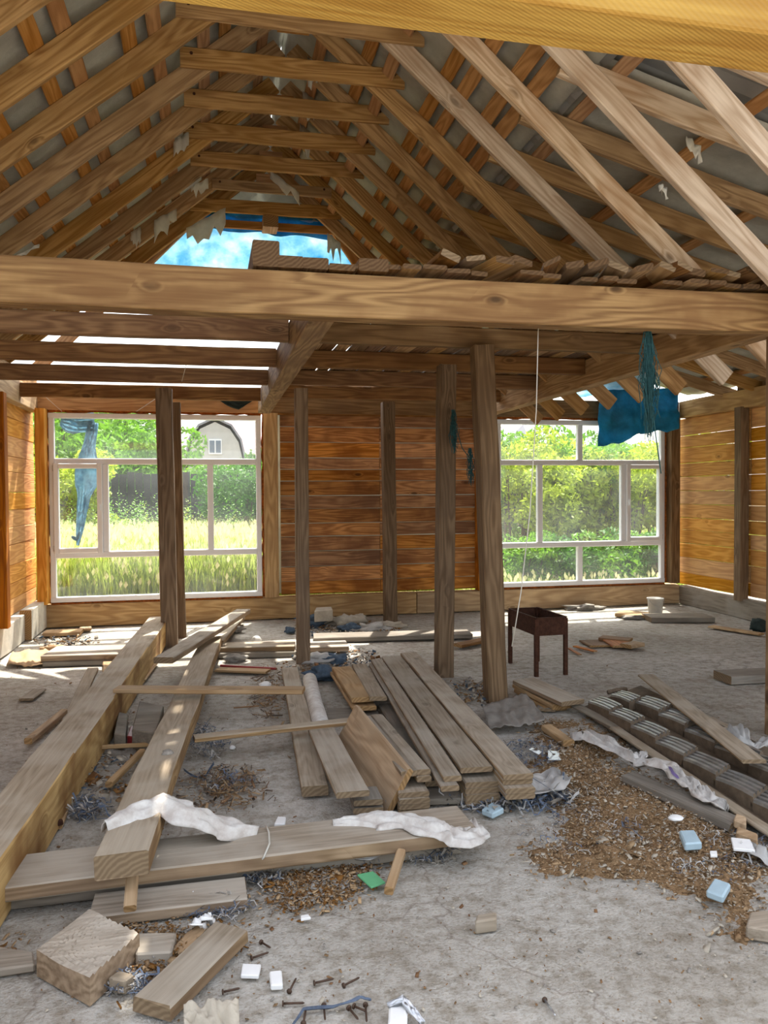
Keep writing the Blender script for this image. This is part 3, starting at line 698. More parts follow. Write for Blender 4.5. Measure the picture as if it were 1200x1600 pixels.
netting('net_scrap', 'torn net strip hanging to the left of the right window jamb', 'netting', 734, 700, 760, 6.5, .03, 30, 'net', 3)
s_ = tube('hanging_string', [GY(841, 512, 4.52), GY(838, 640, 4.52), GY(828, 800, 4.52), GY(814, 925, 4.52), GY(800, 1010, 4.52)], .0035, 'string'); tag(s_, 'pale string hanging from the crossbeam past the fire box', 'string')
s_ = tube('hanging_string', [GY(292, 566, 7.5), GY(283, 600, 8.2)], .003, 'string'); tag(s_, 'short string between the joists near the left posts', 'string')
for lab, pts in (('thin string across the top left corner of the left window', [(60, 610), (97, 643)]), ('thin string across the top of the left window beside the posts', [(248, 620), (213, 643)])):
    s_ = tube('window_string', [GY(*p, 10.09) for p in pts], .003, 'string'); tag(s_, lab, 'string')
# curtain rag outside the left window
cur = empty('window_rag', GY(135, 655, 10.5)); tag(cur, 'tattered blue net rag hanging outside the left window', 'rag')
for nm, pts, wd in (('swag', [(95, 658), (115, 662), (148, 660)], [.12, .26, .25]), ('tail', [(146, 660), (139, 700), (134, 760), (128, 800), (122, 852)], [.12, .16, .26, .12, .03]), ('hook', [(112, 838), (120, 843), (126, 830)], [.02, .05, .02])):
    o = ribbon(nm, [GY(*p, 10.45)-cur.location for p in pts], wd, 'rag_blue', cur, up=(0, -1, 0), amp=.05, seed=len(pts), folds=5)

# ================================================================== THINGS ON THE FLOOR
# big square timber on the left
p1 = (G(256, 953, .27)+G(241, 975, .27))/2; p0 = (G(128, 1140, .26)+G(97, 1140, .26))/2
dr = (p0-p1).normalized(); pn = p1+dr*8.0
o = bar('square_timber', p1-Vector((0, 0, .125)), pn-Vector((0, 0, .125)), .215, .25, 'timber', None, side=(1, 0, 0), wob=.004, seg=14)
reface(o, 'grey', lambda n: n.z > .7); tag(o, 'long square timber lying from the left foreground to the left window', 'timber')
# wide thick plank and the one across it
lay('thick_plank', 'wide thick grey plank with a sawn end draped in white cloth', 'plank', (137, 1350), (233, 1322), (350, 980), (308, 1012), .27, .17, .09, 'grey', wob=.006)
lay('plank', 'short pale plank lying askew across the far end of the thick plank', 'plank', (243, 1027), (268, 1028), (392, 952), (368, 951), .27, .30, .05, 'grey')
lay('thick_plank', 'far grey board end just under the askew pale plank', 'plank', (318, 1000), (348, 1002), (386, 958), (352, 965), .10, .10, .05, 'grey')
lay('lath', 'light lath bridging the square timber and the grey plank', 'lath', (182, 1077), (476, 1079), (473, 1072), (182, 1070), .285, .285, .03, 'tan')
lay('lath', 'grey lath slanting to the tilted tan plank', 'lath', (303, 1154), (558, 1126), (556, 1120), (303, 1147), .16, .16, .03, 'grey')
# cross plank pair in front
o = lay('thick_plank', 'upper grey plank lying crosswise under the thick plank end', 'plank', (-60, 1394), (741, 1296), (717, 1256), (-60, 1344), .13, .13, .06, 'grey', wob=.004)
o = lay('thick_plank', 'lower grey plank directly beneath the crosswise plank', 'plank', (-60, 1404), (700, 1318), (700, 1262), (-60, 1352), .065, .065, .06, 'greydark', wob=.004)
lay('board', 'short grey board end with a pale chip, in front of crosswise planks', 'board', (150, 1432), (387, 1404), (382, 1369), (137, 1397), .05, .05, .045, 'grey')
o = bar('stick', G(207, 1368, .14), G(203, 1420, .09), .045, .03, 'tan', side=(1, 0, 0)); tag(o, 'short stick poking out beneath the thick plank end', 'stick')
s_ = tube('tie_string', [G(416, 1291, .135), G(420, 1300, .135), G(421, 1318, .135), G(412, 1340, .13), G(400, 1352, .06)], .004, 'string'); tag(s_, 'string looped over the crosswise planks', 'string')
# chunky offcuts lower left
P_ = [G(57, 1484, .13), G(140, 1524, .13), G(217, 1456, .12), G(200, 1450, .12), G(140, 1421, .13)]
import bmesh
def block(name, label, cat, top, th, mat, end='end'):
    o = prism(name, top, th, mat, mats=[M[mat]]); tag(o, label, cat); return o
def grooved_block():
    A, B, Cc, D = G(57, 1484, .09), G(140, 1524, .10), G(218, 1456, .10), G(140, 1420, .09); n = 34; v, f = [], []
    cen = (A+B+Cc+D)/4; e = (D-A).normalized()
    for j in range(n+1):
        for i in range(n+1):
            p = A.lerp(D, i/n).lerp(B.lerp(Cc, i/n), j/n); d = p-A; ang = math.atan2(d.x*e.y-d.y*e.x, d.x*e.x+d.y*e.y) if d.length > 1e-5 else 0
            k = max(0, min(1, (ang-.25)/.15)); t = (ang*9+nz(d.length*4, 1)*.4) % 1
            p = p+Vector((0, 0, -.011*k*t*min(1, d.length/.12)+.002*nz(i*.8, j*.8))); v.append(p-cen)
    f += [(j*(n+1)+i, j*(n+1)+i+1, (j+1)*(n+1)+i+1, (j+1)*(n+1)+i) for j in range(n) for i in range(n)]
    ring = [i for i in range(n+1)]+[j*(n+1)+n for j in range(1, n+1)]+[n*(n+1)+i for i in range(n-1, -1, -1)]+[j*(n+1) for j in range(n-1, 0, -1)]
    b0 = len(v); v += [Vector((v[q].x, v[q].y, -cen.z+.001)) for q in ring]
    m_ = len(ring); nt_ = len(f); f += [(ring[k], b0+k, b0+(k+1) % m_, ring[(k+1) % m_]) for k in range(m_)]+[tuple(b0+k for k in range(m_))]
    mi = [0]*nt_+[1]*(len(f)-nt_)
    o = mobj('beam_offcut', mesh_py(v, f, 'grooved', mi=mi), None, [M['grey'], M['grey_side']]); place(o, Matrix.Translation(cen))
    tag(o, 'chunky pointed beam offcut with rough sawn grooves, lower left', 'offcut')
grooved_block()
block('offcut', 'flat grey offcut right beside the chunky pointed one', 'offcut', [G(212, 1490, .05), G(268, 1487, .05), G(276, 1456, .05), G(215, 1457, .05)], .05, 'grey')
block('offcut', 'small wooden cube in front of the flat grey offcut', 'offcut', [G(168, 1527, .05), G(195, 1532, .05), G(210, 1521, .05), G(186, 1515, .05)], .05, 'grey')
o = lay('plank', 'short thick plank at bottom left with a dent in its face', 'plank', (210, 1554), (266, 1574), (387, 1452), (336, 1438), .06, .075, .05, 'grey', wob=.004)
o = ribbon('paper_scrap', [G(275, 1490, .02), G(300, 1462, .03), G(318, 1447, .05)], [.06, .06, .05], 'cardboard', amp=.004); tag(o, 'brown tape strip under the dented plank', 'scrap')
for lab, x, y, s2 in (('upright white paper corner behind the dented plank', 322, 1432, 1), ('grey white paper corner left of the upright white one', 308, 1440, 2)):
    o = ribbon('paper_scrap', [G(x-8, y+12, .03), G(x, y, .08), G(x+10, y+12, .04)], [.02, .06, .03], 'paper', amp=.012, seed=s2); tag(o, lab, 'scrap')
o = sheet('dusty_rag', G(287, 1570, .05), G(372, 1562, .05), G(375, 1608, .01), G(287, 1608, .01), 20, 14, 'rag', amp=.035, fr=1.6, seed=3, nrm=(0, 0, 1)); tag(o, 'crumpled cream rag at the bottom edge', 'rag')
block('offcut', 'broken slab of wood at the left edge, low by the sawdust', 'offcut', [G(-20, 1517, .03), G(55, 1506, .03), G(52, 1486, .03), G(-20, 1475, .03)], .03, 'grey')
# small stuff in the foreground
for nm, lab, q, z, th, mt in (
 ('white_card', 'white card rectangle on the concrete, left of the other', [(376, 1523), (404, 1524), (408, 1506), (379, 1505)], .02, .014, 'paper'),
 ('white_card', 'white card with a fold standing near the nails', [(423, 1539), (442, 1538), (440, 1515), (421, 1517)], .025, .02, 'paper'),
 ('green_card', 'green card on the sawdust beside a stick', [(580, 1386), (602, 1378), (583, 1361), (558, 1366)], .03, .008, 'green'),
 ('sample_tile', 'pale blue tile on the sawdust nearest the bottom right', [(1103, 1391), (1130, 1401), (1142, 1380), (1116, 1371)], .06, .03, 'bluecard'),
 ('sample_tile', 'pale blue tile in the middle of the sawdust heap', [(1070, 1318), (1097, 1316), (1085, 1296), (1061, 1297)], .085, .035, 'bluecard'),
 ('grey_block', 'grey metal block near the plank stacks on blue shreds', [(752, 1264), (770, 1271), (788, 1262), (768, 1253)], .04, .03, 'bluecard'),
 ('white_card', 'white card by the roof tile sheets, right of the blue tile', [(1146, 1325), (1180, 1328), (1172, 1311), (1142, 1308)], .075, .014, 'paper'),
 ('white_card', 'tiny white card between the blue tile and a larger card', [(1110, 1336), (1121, 1336), (1120, 1329), (1109, 1329)], .07, .012, 'paper'),
 ('printed_card', 'small white card with a dark stripe behind the crosswise plank', [(428, 1287), (445, 1287), (447, 1276), (434, 1275)], .04, .02, 'paper'),
 ('white_chip', 'small white chip on the sawdust left of the green card', [(470, 1436), (486, 1433), (482, 1428), (470, 1430)], .02, .01, 'paper'),
 ('offcut', 'wood block cut off at the lower right edge', [(1165, 1447), (1215, 1455), (1215, 1420), (1172, 1424)], .05, .05, 'grey'),
 ('offcut', 'small wooden offcut alone on the bare concrete', [(742, 1440), (776, 1435), (776, 1424), (745, 1428)], .05, .05, 'grey'),
 ('offcut', 'orange brown wood bit near the sheet corner at the right', [(1146, 1280), (1166, 1288), (1166, 1276), (1150, 1270)], .08, .04, 'tan'),
 ('offcut', 'longer brown wood bit below the sheet corner at the right', [(1150, 1300), (1184, 1312), (1184, 1302), (1152, 1290)], .075, .04, 'tan')):
    o = block(nm, lab, {'offcut': 'offcut', 'sample_tile': 'tile', 'grey_block': 'block', 'white_chip': 'chip'}.get(nm, 'card'), [G(*p, z) for p in q], th, mt)
o = lay('stick', 'short square stick beside the green card', 'stick', (600, 1385), (614, 1386), (633, 1326), (620, 1324), .055, .09, .035, 'tan')
# crushed foil box
fb = empty('foil_packet', G(622, 1585, 0)); tag(fb, 'small crushed white and silver packet at the bottom edge', 'packet')
o = prism('box', [G(606, 1600, .03)-fb.location, G(636, 1600, .03)-fb.location, G(637, 1568, .03)-fb.location, G(608, 1570, .03)-fb.location], .028, 'paper'); o.parent = fb
o = ribbon('foil', [G(606, 1572, .03)-fb.location, G(630, 1562, .045)-fb.location, G(645, 1580, .03)-fb.location, G(660, 1600, .01)-fb.location], [.02, .03, .03, .02], 'steel', fb, amp=.012, seed=2)
o = ribbon('foil_strip', [G(457, 1602, .01), G(474, 1577, .01), G(520, 1573, .012), G(548, 1565, .015), G(562, 1558, .015), G(580, 1562, .01)], [.008, .01, .01, .012, .014, .004], 'shred_blue', amp=.004, seed=5); tag(o, 'thin bluish foil strip trailing along the bottom edge', 'strip')
# nails
nails = [((408, 1472), (423, 1481)), ((393, 1497), (420, 1488)), ((348, 1550), (375, 1544)), ((452, 1549), (463, 1528)), ((491, 1536), (522, 1529)), ((537, 1540), (562, 1527)), ((442, 1568), (476, 1567)), ((474, 1599), (478, 1577)), ((506, 1571), (508, 1594)), ((545, 1575), (560, 1593)), ((571, 1570), (573, 1597)), ((553, 1572), (572, 1580)), ((851, 1562), (868, 1587)), ((583, 1455+3), (622, 1462)), ((1171, 1500), (1150, 1494)), ((875, 1360), (882, 1370)), ((1072, 1480), (1086, 1486)), ((416, 1464), (426, 1481))]
for k, (a, b) in enumerate(nails[:13]):
    t = empty('nail', G(*a, .006))
    lab = ['rusty nail just right of the dented plank, upper one', 'rusty nail above the left white card', 'rusty nail at the near right corner of the dented plank', 'rusty nail right beside the right white card',
           'rusty nail lying level, right of the two white cards', 'rusty nail farthest right of the row past the white cards', 'rusty nail lying level above the start of the foil strip', 'rusty nail at the left bend of the foil strip',
           'upright looking rusty nail crossing the middle of the foil strip', 'slanting rusty nail under the right end of the foil strip', 'rusty nail left of the crushed packet', 'short rusty nail among those under the foil strip',
           'bright nail lying alone on the bare concrete, bottom centre right'][k]
    tag(t, lab, 'nail', None if k == 12 else 'rusty nails strewn on the foreground concrete')
    d = G(*b, .006)-G(*a, .006)
    tube('shank', [(0, 0, 0), d*.92, d], [.0035, .0035, .0008], 'steel' if k == 12 else 'nail', t)
    u = d.normalized(); tube('nail_head', [-u*.002, u*.002], .009, 'nail', t, 8)
# white cloth over the plank end and the crosswise plank
o = ribbon('white_cloth', [G(163, 1285, .29), G(205, 1262, .30), G(255, 1244, .31), G(300, 1262, .27), G(345, 1280, .2), G(404, 1294, .15)], [.05, .16, .12, .17, .19, .04], 'bag', amp=.012, seed=2, folds=2, na=16, sub=8, droop=.05); tag(o, 'white woven cloth wrapped over the thick plank end', 'cloth')
o = ribbon('white_cloth', [G(520, 1284, .14), G(590, 1275, .15), G(640, 1277, .16), G(690, 1291, .16), G(722, 1302, .15), G(742, 1296, .12), (G(738, 1282, .12))], [.03, .15, .16, .14, .17, .15, .05], 'bag', amp=.014, seed=5, folds=3, na=16, sub=8, droop=.03); tag(o, 'white woven cloth bunched on the right end of the crosswise plank', 'cloth')
# ---- plank stacks in the middle
lay('plank', 'long dusty grey plank leftmost in the plank stacks', 'plank', (471, 1229), (513, 1227), (465, 1042), (440, 1043), .07, .07, .055, 'grey')
pr = [G(484, 1062, .06), G(487, 1080, .06), G(492, 1100, .06), G(499, 1124, .06), G(503, 1140, .06)]
o = tube('white_roll', pr, [.058, .06, .056, .058, .055], 'bag', n=14); tag(o, 'white film roll lying beside the leftmost plank', 'roll')
q = lay('plank', 'grey plank with an oval shine propped on blocks, second from left', 'plank', (526, 1239), (576, 1234), (522, 1133), (481, 1137), .17, .13, .03, 'grey')
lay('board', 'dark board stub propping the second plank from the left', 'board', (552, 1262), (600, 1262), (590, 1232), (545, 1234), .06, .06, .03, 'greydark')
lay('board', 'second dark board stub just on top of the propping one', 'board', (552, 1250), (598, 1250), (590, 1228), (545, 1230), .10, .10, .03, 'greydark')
# tilted tan plank
A, B_, C_, D_ = G(598, 1261, .02), G(637, 1219, .17), G(556, 1128, .20), G(524, 1135, .08)
nn = (B_-A).cross(D_-A).normalized(); nn = nn if nn.z > 0 else -nn; o = bar('plank', (A+B_)/2-nn*.015, (C_+D_)/2-nn*.015, ((B_-A).length+(C_-D_).length)/2, .03, 'tan', side=(B_-A)+(C_-D_), wob=.002); tag(o, 'tan plank tilted on its edge against the stack', 'plank')
q = lay('plank', 'left board of the close pair ending in mid stack', 'plank', (628, 1206), (650, 1203), (580, 1117), (559, 1119), .20, .16, .03, 'grey')
q2 = lay('plank', 'right board of the close pair ending in mid stack', 'plank', (650, 1203), (672, 1200), (597, 1115), (580, 1117), .20, .16, .03, 'grey')
under(q2, .03, 1, label='tan edged plank just under the close pair', jit=.03)
q = lay('plank', 'short plank on top of the low stack below the close pair', 'plank', (622, 1240), (672, 1236), (655, 1210), (612, 1212), .11, .11, .026, 'grey')
under(q, .026, 3, label=['low stack plank, second from its top', 'low stack plank, third from its top', 'low stack plank, lowest'], jit=.02)
q = lay('plank', 'narrow long plank at the left edge of the big stack', 'plank', (694, 1214), (721, 1211), (596, 1029), (580, 1031), .20, .17, .028, 'grey')
o = under(q, .028, 1, label='orange edged plank showing beneath the narrow long one', jit=.05)[0]; o.location.x -= .025
q = lay('plank', 'long dusty plank in the middle of the big stack', 'plank', (722, 1200), (768, 1196), (625, 1022), (597, 1028), .19, .16, .028, 'grey')
q = lay('plank', 'longest widest plank at the right of the big stack', 'plank', (787, 1213), (833, 1206), (650, 1018), (627, 1020), .20, .16, .028, 'grey')
o = under(q, .028, 1, label='second plank showing under the longest widest one', jit=.05)
o = under(q, .028, 3, label=['x', 'third plank under the longest widest one, tan end', 'lowest plank under the longest widest one'], jit=.05)
for z_ in (o[0],): bpy.data.objects.remove(z_)
q = lay('plank', 'top stub of the small pile under the middle plank of the stack', 'plank', (728, 1224), (780, 1220), (762, 1196), (712, 1200), .13, .13, .028, 'grey')
under(q, .028, 3, label=['second stub of the small pile under the middle plank', 'third stub of the small pile under the middle plank', 'lowest stub of the small pile under the middle plank'], jit=.02)
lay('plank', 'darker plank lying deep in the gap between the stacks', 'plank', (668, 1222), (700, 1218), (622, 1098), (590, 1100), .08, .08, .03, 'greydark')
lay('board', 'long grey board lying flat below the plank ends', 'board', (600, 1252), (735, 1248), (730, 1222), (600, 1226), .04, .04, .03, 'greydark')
q = lay('plank', 'short upper board at the far left of the stacks', 'plank', (549, 1090), (585, 1089), (548, 1041), (518, 1042), .16, .14, .035, 'tan')
q = lay('plank', 'short lower board jutting beneath the far left one', 'plank', (549, 1105), (590, 1103), (548, 1050), (516, 1048), .10, .09, .03, 'tan')
q = lay('plank', 'short board between the far left board and the narrow plank', 'plank', (575, 1084), (607, 1092), (574, 1040), (548, 1035), .17, .14, .03, 'grey')
lay('board', 'dark board under the short boards at the far left', 'board', (510, 1122), (592, 1120), (590, 1104), (512, 1106), .04, .04, .04, 'greydark')
# ---- boards in the back left
for lab, q, z, th, mt in (
 ('thick board lying crosswise below the left window', [(76, 1024), (205, 1022), (210, 1006), (78, 1010)], .10, .06, 'grey'),
 ('board under the crosswise thick one below the left window', [(76, 1034), (200, 1030), (200, 1020), (76, 1022)], .05, .05, 'greydark'),
 ('crosswise grey board between the thick plank and the slender post', [(342, 1012), (460, 1009), (462, 1001), (350, 1003)], .10, .05, 'grey'),
 ('lower board beneath the crosswise grey one by the slender post', [(345, 1022), (462, 1018), (462, 1008), (345, 1010)], .05, .05, 'greydark'),
 ('weathered board continuing right of the slender post', [(476, 1013), (542, 1009), (543, 1001), (476, 1002)], .08, .05, 'grey'),
 ('long grey board behind the post by the rag heap', [(490, 998), (734, 990), (734, 984), (490, 988)], .06, .05, 'greydark'),
 ('orange board at the foot of the left window', [(68, 990), (129, 987), (127, 982), (70, 984)], .05, .04, 'tan'),
 ('pale board bit left of the square timber by the left window', [(124, 983), (144, 983), (142, 979), (125, 979)], .04, .02, 'sill'),
 ('small thin board alone on the left floor', [(28, 1092), (52, 1090), (73, 1075), (50, 1076)], .03, .02, 'grey'),
 ('dusty flat strip beside the square timber, longer one', [(82, 1150), (108, 1150), (153, 1042), (137, 1044)], .03, .03, 'grey'),
 ('dusty flat strip beside the square timber, shorter one', [(160, 1062), (178, 1062), (178, 1030), (160, 1031)], .04, .03, 'sill'),
 ('white faced strip on the floor left of the slender post', [(340, 1047), (418, 1050), (420, 1045), (340, 1041)], .03, .02, 'sill'),
 ('cardboard coloured board beside the square timber by the posts', [(216, 1062), (228, 1062), (248, 1032), (240, 1032)], .04, .02, 'tan'),
 ('small plank bit leaning by the left post foot on the right floor', [(715, 1009), (758, 1001), (757, 995), (714, 1004)], .05, .03, 'joist'),
 ('grey timber at the right edge of the clean concrete', [(1137, 1058), (1215, 1054), (1200, 1043), (1120, 1047)], .07, .07, 'greydark'),
 ('long wood strip by the back wall, right of the white bucket', [(1010, 966), (1110, 965), (1105, 958), (1010, 958)], .06, .06, 'greydark'),
 ('long wood strip by the back wall, left of the white bucket', [(965, 959), (1012, 962), (1012, 956), (965, 953)], .05, .04, 'tan'),
 ('flat brown board of the small pile behind the roof tiles, centre', [(963, 1011), (988, 1006), (975, 996), (942, 1000)], .04, .02, 'post_orange'),
 ('left thin board of the small pile behind the roof tiles', [(922, 1010), (955, 1007), (935, 998), (908, 1001)], .02, .02, 'joist'),
 ('right stub of the small pile behind the roof tiles', [(980, 1010), (999, 1005), (998, 1000), (976, 1003)], .06, .04, 'tan'),
 ('rear thin slat of the small pile behind the roof tiles', [(938, 997), (986, 1001), (985, 996), (939, 992)], .05, .03, 'joist'),
 ('thin stick at the right wall foot', [(1110, 979), (1190, 991), (1190, 988), (1112, 976)], .03, .02, 'sill'),
 ('thin reddish slat flat on the floor near the fire box', [(888, 1013), (905, 1023), (908, 1021), (891, 1012)], .02, .012, 'post_orange'),
 ('second reddish slat on the floor near the fire box', [(897, 1010), (930, 1018), (931, 1016), (899, 1008)], .02, .012, 'post_orange')):
    lay('board', lab, 'board', *q, z, z, th, mt)
for lab, a, b, z, mt, s0 in (('stick leaning low on the left floor', (44, 1158), (100, 1112), .04, 'tan', .05), ('stick lying in the gap beside the thick plank', (170, 1226), (222, 1174), .05, 'tan', .04),
     ('thin crosswise stick joining the timber and thick plank', (150, 1168), (238, 1163), .06, 'tan', .03), ('dark strip in the gap at the timber foot', (68, 1292), (97, 1284), .04, 'rust', .03),
     ('dark twig across the floor left of the leftmost plank', (365, 1106), (405, 1103), .015, 'joist', .012), ('thin bright strip in the gap beside the square timber', (92, 1292), (150, 1150), .02, 'sill', .03)):
    o = bar('stick', G(*a, z), G(*b, z), s0, s0*.8, mt, side=(1, .3, 0)); tag(o, lab, 'stick')
o = bar('red_strip', G(345, 1040, .03), G(432, 1045, .03), .03, .02, 'red', side=(0, 1, 0)); tag(o, 'dark red strip behind the white faced one', 'strip')
block('grey_block', 'square grey wooden block in the gap beside the thick plank', 'block', [G(206, 1140, .14), G(243, 1146, .14), G(256, 1103, .14), G(218, 1095, .14)], .12, 'greydark')
block('red_box', 'dark red box under the grey block in the gap', 'box', [G(198, 1150, .07), G(236, 1154, .07), G(240, 1136, .07), G(204, 1134, .07)], .07, 'red')
block('grey_block', 'upright board stub left of the red box', 'block', [G(178, 1146, .1), G(196, 1148, .1), G(200, 1115, .1), G(185, 1112, .1)], .09, 'greydark')
o = sheet('cardboard_sheet', G(20, 1018, .05), G(78, 1014, .03), G(66, 1040, .02), G(10, 1040, .02), 16, 10, 'cardboard', amp=.04, fr=1.2, seed=8, nrm=(0, 0, 1)); tag(o, 'buckled brown cardboard at the foot of the left wall', 'cardboard')
# ---- rag and rubble heap by the middle
for nm, lab, cat, px, py, z, r, mt, rough in (
 ('white_rag', 'dirty white rag heap at the slender post foot', 'rag', 500, 1030, .04, (.16, .12, .06), 'film', .9),
 ('blue_rag', 'dark blue rag right of the white rag heap', 'rag', 524, 1030, .04, (.10, .09, .05), 'blue_rag', .8),
 ('blue_rag', 'dusty blue rag lying beside the white roll', 'rag', 505, 1052, .05, (.17, .12, .06), 'blue_rag', .7),
 ('rubble_lump', 'cream lump at the left of the back rubble heap', 'rubble', 505, 969, .05, (.16, .13, .08), 'rag', .7),
 ('rubble_lump', 'tan lump in the middle of the back rubble heap', 'rubble', 545, 970, .05, (.2, .1, .07), 'rag', .8),
 ('blue_rag', 'blue rag left in the back rubble heap', 'rag', 487, 972, .05, (.17, .12, .07), 'blue_rag', .8),
 ('blue_rag', 'dark blue rag right in the back rubble heap', 'rag', 548, 981, .04, (.13, .09, .05), 'blue_rag', .8),
 ('white_rag', 'white crumpled film right of the back rubble heap', 'rag', 582, 982, .04, (.2, .08, .05), 'film', .9),
 ('rubble_lump', 'pale lump at the right of the back rubble heap', 'rubble', 562, 965, .06, (.07, .06, .05), 'rag', .5),
 ('blue_rag', 'small blue rag alone left of the slender post', 'rag', 453, 985, .03, (.06, .05, .035), 'blue_rag', .8),
 ('stone', 'grey stone beside the crosswise board', 'stone', 369, 1028, .03, (.10, .06, .04), 'rubble', .5),
 ('white_cup', 'white rounded cup on the floor beyond the crosswise board', 'cup', 401, 1000, .05, (.05, .05, .045), 'film', .2),
 ('white_cup', 'white rounded scrap by the lath end', 'cup', 414, 1070, .03, (.05, .04, .025), 'paper', .3),
 ('rubble_lump', 'grey lump behind the askew pale plank', 'rubble', 368, 983, .04, (.09, .07, .04), 'rubble', .6),
 ('rag', 'pale rag at the foot of the post against the plank wall', 'rag', 610, 977, .03, (.18, .08, .04), 'rag', .8),
 ('dark_lump', 'black lump at the foot of the right wall', 'lump', 1185, 978, .06, (.10, .1, .07), 'dusk_cloth', .6),
 ('rubble_lump', 'flat grey debris under the window, left of the bucket', 'rubble', 915, 949, .03, (.25, .1, .04), 'rubble', .9),
 ('rubble_lump', 'dark debris at the foot of the white bucket', 'rubble', 1000, 964, .02, (.2, .08, .03), 'rubble', .9),
 ('stone', 'pale pebble on the thick plank', 'stone', 262, 1177, .25, (.03, .03, .02), 'rubble', .3),
 ('stone', 'flat white disc on the sawdust by the roof tiles', 'stone', 1056, 1278, .07, (.035, .03, .012), 'paper', .1),
 ('pinkish_lump', 'tiny white scrap on the floor left of the stacks', 'scrap', 363, 1168, .015, (.02, .02, .012), 'paper', .4),
 ('rubble_lump', 'brown crumbs by the cardboard at the left wall', 'rubble', 85, 1013, .03, (.1, .04, .03), 'cardboard', .9)):
    o = lump(nm, G(px, py, z), r, mt, None, seed=px, rough=rough); tag(o, lab, cat)
block('white_box', 'white box on top of the back rubble heap', 'box', [G(491, 955, .22), G(520, 953, .22), G(518, 948, .22), G(494, 949, .22)], .13, 'rag')
o = ribbon('paper_scrap', [G(411, 1080, .02), G(425, 1077, .05), G(436, 1083, .02)], [.04, .07, .03], 'paper', amp=.01); tag(o, 'white paper strip on the brown chips by the lath', 'scrap')
# bucket-like white block by the right window
bk = empty('white_bucket', G(1024, 960, 0)); tag(bk, 'small dirty white bucket standing near the right window', 'bucket')
v, f = [], []
prof = [(.0, .0), (.085, .0), (.10, .2), (.108, .2), (.108, .215), (.096, .215), (.08, .02), (0, .02)]
for k in range(20):
    a = k/20*6.2832
    for (r_, z_) in prof: v.append((r_*math.cos(a), r_*math.sin(a), z_))
for k in range(20):
    for j in range(len(prof)-1): f.append((k*8+j, ((k+1) % 20)*8+j, ((k+1) % 20)*8+j+1, k*8+j+1))
mobj('pail', mesh_py(v, f, 'pail', True), bk, M['film'])
tube('pail_handle', [(.105*math.cos(t), -.105*abs(math.sin(t))-.01, .2-.09*math.sin(t)) for t in [i/10*math.pi for i in range(11)]], .003, 'steel', bk)
# ---- brazier
bz = empty('brazier', (2.9, 6.9, 0)); tag(bz, 'rusty iron fire box on four thin legs', 'brazier')
c0 = [G(838, 1057), G(879, 1050), G(846, 1035), G(796, 1036)]
LB0, RB0 = G(838, 1057), G(879, 1051); LB1 = G(796, 1035)
ztop = .0
def vert_h(px, pyb, pyt):                                   # height over a floor point
    g = G(px, pyb); d = sight(px, pyt); return EYE + d.z*(g.y/d.y)
zt = vert_h(838, 1057, 966); zb = vert_h(838, 1057, 994)
v1 = (LB1-LB0); v2 = (RB0-LB0); v2 = v2 - v1.normalized()*v2.dot(v1.normalized())
v2 = v2.normalized()*min(v2.length, .3); RB0 = LB0+v2; RB1 = LB1+v2
def panel(nm, a, b, z0, z1, th=.006):
    mid0 = (a+b)/2; o = bar(nm, Vector((a.x, a.y, (z0+z1)/2)), Vector((b.x, b.y, (z0+z1)/2)), z1-z0, th, 'rust', bz, side=(0, 0, 1), seg=1, ch=.001); return o
for nm, a, b in (('side_panel', LB0, LB1), ('side_panel', RB0, RB1), ('end_panel', LB0, RB0), ('end_panel', LB1, RB1)): panel(nm, a, b, zb, zt)
cc = (LB0+RB0+LB1+RB1)/4; bz.location = (cc.x, cc.y, 0)
for ch_ in bz.children: ch_.location -= Vector((cc.x-2.9, cc.y-6.9, 0))
o = bar('bottom_panel', ((LB0+RB0)/2).to_3d()+Vector((0, 0, zb+.005)), ((LB1+RB1)/2)+Vector((0, 0, zb+.005)), v2.length, .006, 'rust', bz, side=v2, seg=1, ch=.001)
for q in (LB0, RB0, LB1, RB1):
    qq = q+(cc-q)*.03; bar('leg', Vector((qq.x, qq.y, -.004)), Vector((qq.x, qq.y, zt-.01)), .035, .03, 'rust', bz, side=v2, seg=1, ch=.002)
for a, b in ((LB0, LB1), (RB0, RB1), (LB0, RB0), (LB1, RB1)): bar('rim', Vector((a.x, a.y, zt)), Vector((b.x, b.y, zt)), .02, .006, 'rust', bz, side=(0, 0, 1) if False else (b-a).cross(Vector((0, 0, 1))), seg=1, ch=.001)
# ---- timber pile behind the felt, felt sheet
for lab, q, z, zf, th, mt in (('dusty top plank of the small pile beside the fire box', [(878, 1100), (912, 1090), (830, 1058), (806, 1062)], .10, .14, .035, 'grey'),
     ('orange sided plank beneath the dusty one by the fire box', [(865, 1104), (896, 1096), (828, 1064), (806, 1070)], .06, .09, .035, 'tan'),
     ('lowest plank of the small pile by the fire box', [(850, 1108), (885, 1102), (832, 1072), (808, 1078)], .03, .04, .03, 'tan'),
     ('dark board on the floor just beyond the felt sheet', [(838, 1104), (868, 1110), (868, 1100), (842, 1094)], .03, .03, .02, 'greydark'),
     ('orange brown plank stub below the felt sheet', [(884, 1160), (893, 1152), (860, 1130), (849, 1134)], .06, .06, .04, 'tan')):
    lay('plank', lab, 'plank', *q, z, zf, th, mt)
o = sheet('roofing_felt', G(752, 1104, .06), G(822, 1082, .12), G(852, 1125, .09), G(765, 1140, .04), 26, 20, 'felt', amp=.05, fr=1.1, seed=12, nrm=(0, 0, 1)); tag(o, 'crumpled grey roofing felt piece at the leaning post foot', 'felt')
